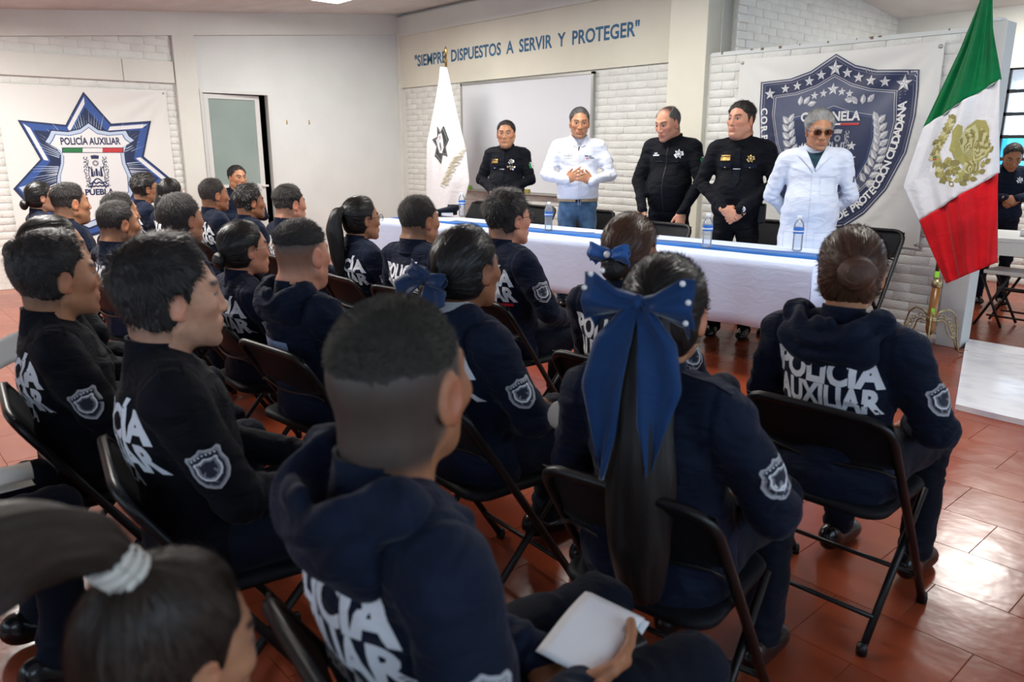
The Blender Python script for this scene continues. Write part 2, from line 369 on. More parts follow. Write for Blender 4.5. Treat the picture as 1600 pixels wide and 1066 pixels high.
def head_colors(V, p):
    sk = np.array(SK[p.get('skin', 'tan')]); C = np.tile(sk, (len(V), 1)); x, y, z = V.T; ax = np.abs(x)
    def mix(col, m): 
        nonlocal C; m = m[:, None]; C = C*(1-m)+np.array(col)*m
    # redder ears, cheeks, nose
    mix(sk*np.array([1.18, .80, .78]), .6*sstep(ax, .074, .082)*(np.abs(z+.008) < .045))
    mix(sk*np.array([1.12, .86, .84]), .5*np.exp(-(((ax-.043)/.02)**2+((z+.026)/.02)**2))*(y > .02))
    if p.get('beard', 1) and not p.get('fem'): mix(sk*np.array([.66, .70, .78]), .4*sstep(-z, .045, .065)*sstep(y, .02, .05))
    mix(sk*np.array([.95, .62, .62]) if not p.get('lipstick') else np.array([.35, .05, .06]), .8*np.exp(-((ax/.022)**4+((z+.0665)/.0085)**4))*(y > .075))
    mix(sk*.55, .7*np.exp(-(((z+.0662)/.0022)**2))*(ax < .022)*(y > .075))
    hc = np.array(p.get('browc', (.02, .016, .014)))
    eb = np.exp(-(((z-(.0225+.004*np.sin((ax-.016)/.034*2.6)))/.0046)**2))*sstep(ax, .011, .016)*(1-sstep(ax, .046, .052))*(y > .05)
    mix(sk*np.array([.62, .55, .52]), .75*np.exp(-(((ax-.031)/.020)**2+((z-.003)/.013)**2))*(y > .055)); mix(hc, .95*np.clip(eb*1.6, 0, 1))  # brown socket shade painted into the skin around the eyes, then brows
    ey = ((ax-.031)/.0150)**2+((z-.000)/.0058)**2
    mix((.36, .32, .29), (1-sstep(ey, .75, 1.1))*(y > .06)); mix((.012, .008, .006), (1-sstep(((ax-.031)**2+(z-.001)**2)/.0066**2, .8, 1.2))*(ey < 1.1)*(y > .06))
    mix((.02, .015, .012), .95*np.exp(-((ey-1.25)/.45)**2)*(z > .0005)*(y > .06))
    # stubble where the hair is cropped
    st = p.get('stubble')
    if st:
        m = hairline(V, p, st.get('low', 0)); top = st.get('top', .2)
        mix(np.array(p.get('stubc', (.030, .024, .022))), (st.get('amt', .8)+(.97-st.get('amt', .8))*sstep(z, -.02, .055))*sstep(m, -.006, st.get('soft', .035))*sstep(((ax-.080)/.014)**2+((y+.004)/.026)**2+((z+.010)/.040)**2, .8, 1.3))
    return C
def hairline(P, p, low=0):
    x, y, z = P.T; ax = np.abs(x)
    fr = p.get('front', 0.0)
    yl = .026+.010*sstep(z, -.02, .03)+.040*sstep(z, .028+.10*np.clip(.06-ax, -.1, .0), .066)+fr
    if p.get('temple'): yl = yl-p['temple']*np.exp(-((ax-.045)/.016)**2)*(z > .03)
    yl = np.minimum(yl, .068+fr)-.010*np.exp(-((ax-.045)/.016)**2)*(z > .04)
    zb = np.where(y < -.02, -.078-low, np.where(y < .012, -.078+(y+.02)/.032*.050, -.030))
    if p.get('fem'): zb = np.where(y < -.02, -.088, np.where(y < .012, -.088+(y+.02)/.032*.075, -.012))
    return np.minimum(yl-y, z-zb)
def hair_sdf(P, p, t):
    H = p['hair']; x, y, z = P.T
    d = headcore(P, t); d = su(d, rc(P, (0, -.022, -.045), (0, -.048, -.12), .052-.006*t.get('fem', 0), .05), .02) if not p.get('fem') else su(d, el(P, (0, -.045, -.04), (.055, .045, .06)), .03)
    m = hairline(P, p)
    up = sstep(z, H.get('z0', .0), H.get('z1', .06)); T = H['side']+(H['top']-H['side'])*up
    if H.get('quiff'): T = T+H['quiff']*sstep(y, .0, .07)*sstep(z, .03, .08)
    if H.get('lump'): T = T+H['lump']*vnoise(P*np.array([45, 45, 30.]), 2)+.4*H['lump']*vnoise(P*np.array([120, 120, 60.]), 5)
    if H.get('part'): T = T-.006*np.exp(-(((x-H['part'])/.006)**2))*(z > .05)
    if H.get('bald'): T = T-.02*(1-sstep(np.sqrt((x/.05)**2+((y-.03)/.085)**2), .8, 1.15))*(z > .05)
    k = sstep(m, 0, H.get('edge', .012)); k2 = sstep(m, 0, .034); T = np.where(T > .004, .004+(T-.004)*k2, T)
    t_ = -.006+(T+.006)*k
    # keep the ears free
    ear = np.sqrt(((np.abs(x)-.08)/.02)**2+((y+.006)/.020)**2+((z+.012)/.032)**2)
    t_ = np.where(ear < 1, np.minimum(t_, -.006+.004*ear), t_) if not H.get('cover') else t_
    return d-t_
def flow_of(V, pole, axis):
    a = Vector(axis).normalized(); u = np.array(a.orthogonal().normalized()); w = np.array(Vector(a).cross(Vector(u))); a = np.array(a); Q = V-np.array(pole)
    X = Q@u; Y = Q@w; r = np.sqrt(X*X+Y*Y)+1e-6; al = Q@a
    return np.stack([X/r, Y/r, al*1.2+r*.8], 1)
# ---------------------------------------------------------------- hands
# hand frame: wrist at the origin, fingers along +y, thumb towards +x, back of the hand +z
def hand_sdf(P, curl, spread, thumb):
    d = el(P, (0, .045, 0), (.040, .052, .014)); d = su(d, rc(P, (0, -.015, 0), (0, .015, 0), .0235, .026), .02)
    bx = [-.030, -.010, .010, .029]; ln = [.060, .074, .080, .072]; an = [.22, .07, -.06, -.18]
    for i in range(4):
        x = bx[i]; a = an[i]*spread*-1; p = np.array([x, .078+(.006 if i in (1, 2) else 0), .0]); c = .15; dirx = math.sin(-an[i]*spread)
        fd = None
        for s, fr in enumerate((.45, .32, .25)):
            c += curl*(.55 if s == 0 else .75); v = np.array([dirx*math.cos(c), math.cos(c), -math.sin(c)]); v /= np.linalg.norm(v); q = p+v*ln[i]*fr
            g = rc(P, p, q, (.0098, .0088, .0080)[s], (.0088, .0080, .0068)[s]); fd = g if fd is None else su(fd, g, .003); p = q
        d = su(d, fd, .005)
    t1, t2 = thumb
    g = su(rc(P, (.022, .012, -.004), (.046, .045, t1), .015, .0115), rc(P, (.046, .045, t1), t2, .0112, .0085), .004)
    return su(d, g, .010)
_hands = {}
def hand_mesh(kind, h):
    if (kind, h) not in _hands:
        a = dict(relax=(.45, .6, (-.012, (.050, .078, -.022))), flat=(.12, 1.0, (-.004, (.062, .075, -.008))), fold=(.95, .3, (-.018, (.036, .078, -.030))),
                 hold=(.35, .4, (.004, (.030, .085, .006))), tent=(.22, 1.3, (-.004, (.058, .082, -.004))))[kind]
        _hands[(kind, h)] = mesh_sdf(lambda P: hand_sdf(P, *a), (-.07, -.08, -.11), (.09, .18, .05), h)
    return _hands[(kind, h)]
def frame(o, fwd, up):
    y = Vector(fwd).normalized(); z = Vector(up); z = (z-y*z.dot(y)).normalized(); x = y.cross(z)
    return Matrix(((x.x, y.x, z.x, o[0]), (x.y, y.y, z.y, o[1]), (x.z, y.z, z.z, o[2]), (0, 0, 0, 1)))
def xf(V, Mx): A = np.array(Mx); return V@A[:3, :3].T+A[:3, 3]
# ---------------------------------------------------------------- torsos (frame: pelvis at the origin, facing +y)
def torso_sdf(P, b, jacket=.0):
    fat = b.get('fat', 0); fem = b.get('fem', 0); g = jacket
    d = el(P, (0, 0, .03), (.168+g+.02*fem, .125+g, .13)); d = su(d, el(P, (0, .008, .17), (.150+g+.02*fat-.012*fem, .112+g, .15)), .05)
    d = su(d, el(P, (0, -.004, .33), (.168+g-.012*fem, .115+g, .17)), .05)
    d = su(d, rc(P, (-.148+.014*fem, -.012, .440), (.148-.014*fem, -.012, .440), .056+g*.6), .045)
    Q = P.copy(); Q[:, 0] = np.abs(Q[:, 0])
    d = su(d, rc(Q, (0, -.018, .485), (.115, -.012, .455), .054, .048+g*.5), .03)
    if fat: d = su(d, el(P, (0, .045, .13), (.165+.02*fat, .14, .16)), .05)
    if fem: d = su(d, el(Q, (.065, .085, .31), (.06, .055, .06)), .04)
    return d
def arms_sdf(P, arms, r=(.062, .050, .047, .036)):
    d = None
    for (s, e, w) in arms:
        a = su(rc(P, s, e, r[0], r[1]), rc(P, e, w, r[2], r[3]), .012); d = a if d is None else np.minimum(d, a)
    return d
def lean_fn(V, k):
    V = V.copy(); V[:, 1] += k*V[:, 2]; return V
def wrinkle(V, N, arms, amp=1.0, seed=0, seam=False):
    D = .006*vnoise(V*np.array([8, 8, 12.]), seed)+.0035*vnoise(V*np.array([20, 20, 30.]), seed+1)
    r = 1-np.abs(vnoise(V*np.array([6., 7, 13])+.6*np.sin(V[:, [2, 0, 1]]*9), seed+3)); D += .011*(np.clip(r, .55, 1)-.75)
    for (s, e, w) in arms:
        for (a, b, lo, hi) in ((s, e, .55, 1.15), (e, w, -.1, .5), (e, w, .7, 1.1)):
            a = np.array(a); b = np.array(b); ba = b-a; L = np.linalg.norm(ba); h = ((V-a)@ba)/(L*L); q = V-a-h[:, None]*ba; dist = np.linalg.norm(q, axis=1)
            m = (dist < .085)*sstep(h, lo, lo+.15)*(1-sstep(h, hi-.15, hi)); D += m*.0030*np.sin(h*L*140+5*vnoise(V*14, seed+7))*(.6+.6*vnoise(V*9, seed+11))
    if seam: D = D-.0035*np.exp(-((np.abs(V[:, 0])-.160)/.007)**2)*sstep(V[:, 2], .24, .30)-.0025*np.exp(-((V[:, 2]-.392)/.006)**2)*(V[:, 1] < -.02)*(np.abs(V[:, 0]) < .16)
    return V+N*(D*amp)[:, None]
HOLD_W = (.280, .115, .150)
def sit_arms(b):
    k = b.get('arm', 'lap')
    if k == 'lap': return [((.175, -.015, .425), (.225, .07, .20), (.115, .30, .13)), ((-.175, -.015, .425), (-.225, .07, .20), (-.115, .30, .13))]
    if k == 'wide': return [((.178, -.015, .425), (.262, .04, .215), (.13, .27, .13)), ((-.178, -.015, .425), (-.262, .04, .215), (-.13, .27, .13))]
    if k == 'cross': return [((.175, -.015, .425), (.235, .09, .22), (.02, .22, .20)), ((-.175, -.015, .425), (-.235, .09, .22), (-.02, .25, .22))]
    if k == 'hold': return [((.178, -.015, .425), (.285, -.03, .19), HOLD_W), ((-.178, -.015, .425), (-.225, .06, .20), (.05, .20, .13))]
def hood_sdf(P):
    Q = P.copy(); Q[:, 0] = np.abs(Q[:, 0])
    w = vnoise(P*np.array([10., 10, 16]), 9)
    d = el(P, (0, -.095+.0, .440), (.148, .062, .094), rotm('X', .25))
    d = su(d, rc(Q, (.02, -.105, .475), (.115, -.045, .510), .040, .036), .035)
    d = su(d, rc(Q, (.115, -.045, .510), (.085, .055, .450), .034, .024), .03)
    d = sd(d, el(P, (0, -.062, .535), (.096, .070, .075)), .018)
    rr = np.sqrt((P[:, 0]/1.15)**2+(P[:, 2]-.53)**2)
    d = d-.0055*np.sin(rr*105+2.2*w)*(P[:, 1] < -.05)
    return d+.004*w
_jk = {}
def jacket_mesh(b, h):
    key = tuple(sorted(b.items()))+(h,)
    if key not in _jk:
        arms = sit_arms(b); 
        def f(P):
            d = torso_sdf(P, b, .014); d = su(d, arms_sdf(P, arms, (.068, .056, .053, .041)), .035)
            d = np.maximum(d, -(P[:, 2]+.055))
            d = sd(d, rc(P, (0, -.012, .50), (0, -.012, .60), .045), .01)
            return d
        V, Q = mesh_sdf(f, (-.36, -.20, -.08), (.36, .40, .56), h)
        V = wrinkle(V, vnormals(V, Q), arms, b.get('wr', 1.25), b.get('seed', 0), True)
        V = lean_fn(V, b.get('lean', -.08)); me = npmesh('jacket', V, Q); bv = bvh_of(V, Q); extra = {}
        if b.get('hood'):
            Vh, Qh = mesh_sdf(hood_sdf, (-.20, -.22, .26), (.20, .13, .60), min(h, .007)); Vh = lean_fn(Vh, b.get('lean', -.08)); extra['hood'] = npmesh('hood', Vh, Qh)
        # printed lettering on the back
        lean = b.get('lean', -.08); Lv = []; Lf = []; Li = []
        LB = b.get('ldz', 0.0)
        def put(s, size, bold, width, zc, mi):
            V2, F2 = bm_arrays(text_bm(s, size, bold, .022, width)); zs = [v[1] for v in V2]; mid = (max(zs)+min(zs))/2 if 'Í' not in s else (size*.73)/2
            n = len(Lv)
            for v in V2:
                x = v[0]; z = zc+v[1]-mid
                hit = bv.ray_cast(Vector((x, -.6, z)), Vector((0, 1, 0))); y = (hit[0].y if hit[0] is not None else -.12)-.0022
                Lv.append((x, y, z))
            for fc in F2: Lf.append(tuple(i+n for i in fc)); Li.append(mi)
        if b.get('tape'):
            for zz, z1 in ((.262, .325),):
                for i in range(11):
                    for z in (zz+.0022*i, z1-.0010*i): x = -.12+.18*i/10; hit = bv.ray_cast(Vector((x, -.6, z)), Vector((0, 1, 0))); Lv.append((x, (hit[0].y if hit[0] is not None else -.12)-.003, z))
                for i in range(10): Lf.append((2*i, 2*i+2, 2*i+3, 2*i+1)); Li.append(0)
        else: put('POLICÍA', .104, .046, .305, .374+LB, 0); put('AUXILIAR', .096, .046, .305, .293+LB, 0); put('PUEBLA', .052, .03, .170, .236+LB, 0)
        if b.get('redbar'):
            n = len(Lv)
            for i in range(15):
                for z in (.236, .250): x = -.03+.165*i/14; hit = bv.ray_cast(Vector((x, -.6, z)), Vector((0, 1, 0))); Lv.append((x, (hit[0].y if hit[0] is not None else -.12)-.004, z))
            for i in range(14): Lf.append((n+2*i, n+2*i+2, n+2*i+3, n+2*i+1)); Li.append(1)
        extra['lettering'] = npmesh('lettering', Lv, Lf, False, Li)
        # shield patch on the right sleeve
        s_, e_, w_ = arms[0]; c = np.array(s_)*.42+np.array(e_)*.58; c = c+np.array([0, lean*c[2], 0])
        art = badge_art(); ax = (Vector(s_)-Vector(e_)).normalized(); nrm = Vector((1, -.28, 0)).normalized(); nrm = (nrm-ax*nrm.dot(ax)).normalized(); tx = ax.cross(nrm)*1
        def on(u, v, l):
            o = Vector(c)+tx*u+ax*v+nrm*.2; hit = bv.ray_cast(o, -nrm); q = hit[0] if hit[0] is not None else o-nrm*.15
            return tuple(q+nrm*(.0018+l*.5))
        extra['badge'] = art.mesh('badge', on)
        # epaulettes
        for sx in (-1, 1):
            eb = MB(); P0 = []
            for i in range(6):
                t = i/5; x = sx*(.075+.115*t); 
                for yy in (-.024, .024):
                    y = -.015+yy+lean*.47; hit = bv.ray_cast(Vector((x, y, .8)), Vector((0, 0, -1))); P0.append((x, y, (hit[0].z if hit[0] is not None else .45)+.004))
            Fc = [(2*i, 2*i+1, 2*i+3, 2*i+2) for i in range(5)]; n = len(P0)
            Vv = P0+[(a, c_, d_-.006) for a, c_, d_ in P0]; Ff = Fc+[(2*i+n, 2*i+2+n, 2*i+3+n, 2*i+1+n) for i in range(5)]
            for i in range(5): Ff += [(2*i, 2*i+2, 2*i+2+n, 2*i+n), (2*i+1, 2*i+1+n, 2*i+3+n, 2*i+3)]
            Ff += [(0, n, n+1, 1), (2*5, 2*5+1, 2*5+1+n, 2*5+n)]
            eb.raw(Vv, Ff); extra['epaulette%d' % sx] = eb.mesh('epaulette')
        _jk[key] = (me, extra, arms)
    return _jk[key]
def shield_pts(w, h, k=1.0, n=7):
    """pointed shield: flared top corners, peak in the middle, curved sides"""
    R = [(0, .50), (.12, .44), (.30, .40), (.44, .43), (.50, .36), (.46, .22), (.50, .0), (.46, -.20), (.34, -.36), (.16, -.46), (0, -.52)]
    R = [(x*w*k, y*h*k) for x, y in R]; return R+[(-x, y) for x, y in R[-2:0:-1]]
def star_pts(n, r1, r2, a0=PI/2, cx=0, cy=0):
    return [(cx+(r1 if i % 2 == 0 else r2)*math.cos(a0+PI*i/n), cy+(r1 if i % 2 == 0 else r2)*math.sin(a0+PI*i/n)) for i in range(2*n)]
def badge_art():
    a = Art(); w, h = .080, .098
    a.poly(shield_pts(w, h), 1, .02); a.poly(shield_pts(w, h, .88), 2, .02); a.poly(shield_pts(w, h, .80), 3, .02)
    for i in range(7):
        t = (i-3)/3; a.poly(star_pts(5, .0032, .0014, cx=t*.026, cy=.030+.004*(1-abs(t))), 0, layer=4)
    a.poly(shield_pts(w*.86, h*.70, .80), 0, .02); a.poly(shield_pts(w*.80, h*.66, .72), 2, .02); a.poly(shield_pts(w*.6, h*.52, .74), 3, .02)
    for i in range(16):
        th = i*2.4; rr = .0035+.0009*i
        a.poly([(rr*math.cos(th)+.003*math.cos(q), -.003+rr*math.sin(th)*1.1+.0032*math.sin(q)) for q in (0, 1.5, 3.1, 4.6)], 1 if i % 3 else 0, layer=10)
    return a
BADGEM = ['print', 'print2', 'patch', 'patchdark']
# ---------------------------------------------------------------- legs, shoes
def trousers_mesh(kind='sit', h=.012):
    key = ('tr', kind, h)
    if key in _jk: return _jk[key]
    if kind == 'sit':
        def f(P):
            Q = P.copy(); Q[:, 0] = np.abs(Q[:, 0]); d = el(P, (0, .0, .49), (.175, .15, .105))
            d = su(d, rc(Q, (.085, .02, .50), (.125, .40, .50), .088, .066), .04); return su(d, rc(Q, (.125, .40, .50), (.135, .36, .10), .064, .056), .02)
        V, Q = mesh_sdf(f, (-.25, -.18, .02), (.25, .50, .62), h)
        arms = [((.09, 0, .5), (.125, .4, .5), (.135, .36, .1)), ((-.09, 0, .5), (-.125, .4, .5), (-.135, .36, .1))]
    else:
        def f(P):
            Q = P.copy(); Q[:, 0] = np.abs(Q[:, 0]); d = el(P, (0, -.005, .90), (.160, .112, .13))
            d = su(d, rc(Q, (.080, 0, .85), (.100, .01, .48), .085, .062), .03); return su(d, rc(Q, (.100, .01, .48), (.115, -.01, .06), .060, .054), .02)
        V, Q = mesh_sdf(f, (-.21, -.16, .0), (.21, .16, 1.05), h)
        arms = [((.08, 0, .85), (.1, 0, .48), (.115, 0, .06)), ((-.08, 0, .85), (-.1, 0, .48), (-.115, 0, .06))]
    V = wrinkle(V, vnormals(V, Q), arms, 1.2, 4); _jk[key] = npmesh('trousers', V, Q); return _jk[key]
def shoe_mesh():
    if 'shoe' not in _jk:
        def f(P):
            d = su(el(P, (0, .035, .045), (.044, .105, .040)), el(P, (0, -.06, .065), (.038, .05, .05)), .03); d = su(d, el(P, (0, .10, .035), (.046, .07, .032)), .02); return np.maximum(d, -(P[:, 2]-.004))
        V, Q = mesh_sdf(f, (-.06, -.13, -.01), (.06, .19, .13), .009); _jk['shoe'] = npmesh('shoe', V, Q)
    return _jk['shoe']
def collar_mesh(b):
    key = ('col', b.get('fem', 0), b.get('fat', 0) > 0, b.get('shirt', 0))
    if key in _jk: return _jk[key]
    m = MB(); r = .064+(.010 if b.get('fat') else 0)-(.006 if b.get('fem') else 0); n = 28; V = []; Fc = []
    prof = [(r+.014, .470), (r+.006, .500), (r+.0, .535), (r+.001, .540), (r-.005, .538), (r-.003, .500), (r+.0, .465)]
    for (q, z) in prof:
        for k in range(n):
            th = 2*PI*k/n; fr = math.sin(th)   # +1 at the front
            zz = z-.035*max(0, fr)**2*(1 if z > .49 else .4)+(.008*max(0, -fr) if z > .49 else 0)
            V.append((q*math.cos(th), q*1.02*math.sin(th)-.016, zz))
    for i in range(len(prof)-1):
        for k in range(n): Fc.append((i*n+k, i*n+(k+1) % n, (i+1)*n+(k+1) % n, (i+1)*n+k))
    m.raw(V, Fc); _jk[key] = m.mesh('collar', True); return _jk[key]
# ---------------------------------------------------------------- person
def glasses(parent, kind):
    m = MB(); mi = 0
    for sx in (-1, 1):
        cx_ = sx*.033; pts = [(cx_+.025*math.cos(t)*(1 if abs(math.cos(t)) < .9 else .96), .100-.004*abs(math.cos(t)), .001+.018*math.sin(t)) for t in [2*PI*i/16 for i in range(17)]]
        m.tube(pts, .0016, 6, 0, cap=False)
        m.raw([(p[0], p[1], p[2]) for p in pts[:-1]], [tuple(range(16))], 1)
        m.tube([(sx*.058, .098, .006), (sx*.072, .088, .008), (sx*.080, .02, .006), (sx*.081, -.01, -.002)], .0016, 6)
    m.tube([(-.009, .101, .004), (0, .104, .007), (.009, .101, .004)], .0014, 6)
    o = m.obj('glasses', [M['glassg' if kind == 'gold' else 'glassf'], M['tint' if kind == 'tint' else 'lens']], parent, True)
    return o
def strands(V, Q, p, t, H, far, slick):
    """short locks growing from the hair surface; each is a thin tapering ribbon"""
    g = np.random.default_rng(int(abs(p['x']*1000+p['y']*77))+5); N = vnormals(V, Q); m = hairline(V, p)
    sd_ = headcore(V, t) if not p.get('fem') else headcore(V, t); ok = np.where((m > .003) & (V[:, 2] > -.085) & (sd_ > .0006))[0]
    if len(ok) < 50: return None
    n = H.get('ns', 2600 if far else 6500); 
    if slick: n = int(n*.7)
    k = ok[g.integers(0, len(ok), n)]; P = V[k]+g.normal(0, .0014, (n, 3)); Nn = N[k]
    pole = np.array(H.get('pole', (0, -.055, .10))); f = P-pole
    if slick: f = -f
    f = f-Nn*(f*Nn).sum(1)[:, None]; f /= np.maximum(np.linalg.norm(f, axis=1), 1e-5)[:, None]
    if H.get('quiff') and not slick: q = np.array([.25, 1, .1]); w = (sstep(P[:, 2], .06, .09)*.8)[:, None]; f = f*(1-w)+q*w; f = f-Nn*(f*Nn).sum(1)[:, None]
    f = f+g.normal(0, .07 if slick else .28, (n, 3)); f /= np.linalg.norm(f, axis=1)[:, None]
    up = sstep(P[:, 2], .0, .06); L = (.028 if slick else (H.get('ls', .006)+(H.get('lt', .015)-H.get('ls', .006))*up))*g.uniform(.6, 1.15, n)*sstep(m[k], -.004, .018); lift = (.05 if slick else H.get('lift', .36))
    S = np.cross(f, Nn); S /= np.maximum(np.linalg.norm(S, axis=1), 1e-6)[:, None]; w = (.0015 if far else .0007)*g.uniform(.6, 1.3, n)[:, None]; L = L[:, None]
    P1 = P+f*L*.5+Nn*L*lift*.6; P2 = P+f*L+Nn*L*(lift*.75); B = P-Nn*.001
    vs = np.stack([B-S*w, B+S*w, P1+S*w*.8, P1-S*w*.8, P2], 1).reshape(-1, 3); i = np.arange(n)*5
    Fc = [(a, a+1, a+2, a+3) for a in i.tolist()]+[(a+3, a+2, a+4) for a in i.tolist()]; fl = np.repeat(g.uniform(-3, 3, (n, 3)), 5, axis=0)
    return vs, Fc, fl
def make_hair(p, t, h, parent, T):
    H = p['hair']; kind = p['hk']; far = p.get('far', False)
    V, Q = mesh_sdf(lambda P: hair_sdf(P, p, t), (-.115, -.145, -.125), (.115, .125, .155), h)
    slick = bool(p.get('fem')); S_ = strands(V, Q, p, t, H, far, slick)
    N = vnormals(V, Q); fl = flow_of(V, H.get('pole', (0, -.055, .10)), H.get('axis', (0, -.5, 1)))
    st = vnoise(fl*np.array([14, 14, 4.]), 3)*H.get('strand', .0012)+vnoise(fl*np.array([34, 34, 7.]), 4)*H.get('strand', .0012)*.6
    V = V+N*st[:, None]; Fc = Q
    if S_ is not None: Fc = [tuple(f) for f in Q.tolist()]+[tuple(i+len(V) for i in f) for f in S_[1]]; V = np.concatenate([V, S_[0]]); fl = np.concatenate([fl, S_[2]])
    me = npmesh('hair', xf(V, T), Fc); addflow(me, fl); ho = link('hair', me, parent, M[kind])
    return ho
def extra_blob(name, f, lo, hi, h, flow, mats, parent, T, strand=.0015, dens=(12, 12, 3)):
    V, Q = mesh_sdf(f, lo, hi, h); N = vnormals(V, Q); fl = flow(V); V = V+N*(vnoise(fl*np.array(dens, float), 3)*strand)[:, None]
    me = npmesh(name, xf(V, T), Q); addflow(me, fl); return link(name, me, parent, mats)
def bun(parent, c, r, mat, T, h, axis=(0, -1, .1)):
    def f(P):
        d = el(P, c, (r, r*.72, r)); q = P-np.array(c); return d
    def fl(V):
        q = V-np.array(c); th = np.arctan2(q[:, 2], q[:, 0]); rr = np.linalg.norm(q[:, [0, 2]], axis=1)/r
        return np.stack([rr*2.2+th*.35, q[:, 1]*12, rr*.5], 1)
    return extra_blob('hair_bun', f, np.array(c)-r*1.15, np.array(c)+r*1.15, h, fl, mat, parent, T, .0025, (5, 2, 2))
def ponytail(parent, pts, rs, mat, T, h, flat=1.0, fray=.006):
    m = MB(); V = []; n = 28; fl = []
    P = [Vector(q) for q in pts]; up = Vector((1, 0, 0)); K = 40; Fc = []
    def interp(t):
        x = t*(len(P)-1); i = min(int(x), len(P)-2); u = x-i; p0 = P[max(i-1, 0)]; p1 = P[i]; p2 = P[i+1]; p3 = P[min(i+2, len(P)-1)]
        c = .5*((2*p1)+(-p0+p2)*u+(2*p0-5*p1+4*p2-p3)*u*u+(-p0+3*p1-3*p2+p3)*u**3); return c, rs[i]*(1-u)+rs[i+1]*u
    for i in range(K):
        t = i/(K-1); c, r = interp(t); c2, _ = interp(min(1, t+.01)); c1, _ = interp(max(0, t-.01)); tg = (c2-c1).normalized(); a = (up-tg*up.dot(tg)).normalized(); b = tg.cross(a)
        for k in range(n):
            th = 2*PI*k/n; w = 1+.10*math.sin(k*2.7+1)+.07*math.sin(k*5.1+2.2*t)+.05*math.sin(t*22+k)
            V.append(c+(a*math.cos(th)+b*math.sin(th)*flat)*r*w); fl.append((math.cos(th)*1.6, math.sin(th)*1.6, t*.6))
    for i in range(K-1):
        for k in range(n): Fc.append((i*n+k, i*n+(k+1) % n, (i+1)*n+(k+1) % n, (i+1)*n+k))
    Fc.append(tuple(range(n))[::-1]); Fc.append(tuple((K-1)*n+k for k in range(n)))
    me = npmesh('ponytail', xf(np.array([tuple(v) for v in V]), T), Fc); addflow(me, fl); return link('ponytail', me, parent, mat)
def cloth_sheet(name, rows, mat, parent, T, thick=.002, fold=.004, nf=5, pearls=None):
    """rows: list of (left point, right point) down the strip"""
    V = []; nu = 14; R = []
    P = [(Vector(a), Vector(b)) for a, b in rows]; K = 22
    for i in range(K):
        x = i/(K-1)*(len(P)-1); j = min(int(x), len(P)-2); u = x-j; u = u*u*(3-2*u)*.4+u*.6; a = P[j][0].lerp(P[j+1][0], u); b = P[j][1].lerp(P[j+1][1], u)
        for k in range(nu):
            s = k/(nu-1); q = a.lerp(b, s); q = q+Vector((0, -fold*math.sin(s*PI*nf+i*.12)-.012*math.sin(PI*s), 0)); V.append(tuple(q))
    Fc = [(i*nu+k, i*nu+k+1, (i+1)*nu+k+1, (i+1)*nu+k) for i in range(K-1) for k in range(nu-1)]
    me = npmesh(name, xf(np.array(V), T), Fc); o = link(name, me, parent, mat); md = o.modifiers.new('thickness', 'SOLIDIFY'); md.thickness = thick; return o
def inner_mesh(b, arms, stand=False):
    key = ('inner', b.get('fem', 0), b.get('fat', 0), str(arms))
    if key not in _jk:
        def f(P): return su(np.maximum(torso_sdf(P, dict(b, fat=0, fem=0), -.035), -(P[:, 2]+.02)), arms_sdf(P, arms, (.042, .036, .034, .026)), .02)
        _jk[key] = mesh_sdf(f, (-.36, -.25, -.16), (.36, .42, .56), .022)
    return _jk[key]
def wrist_hand(w, e, p, side, kind, h, fwd=None, up=None):
    """world-of-the-person placed hand: side +1 right, -1 left"""
    V, Q = hand_mesh(kind, h); V = V.copy(); Q = Q.copy()
    if side > 0: V[:, 0] *= -1; Q = Q[:, ::-1]
    if fwd is None: fwd = Vector(w)-Vector(e)
    if up is None: up = (0, 0, 1)
    return xf(V, frame(w, fwd, up)), Q
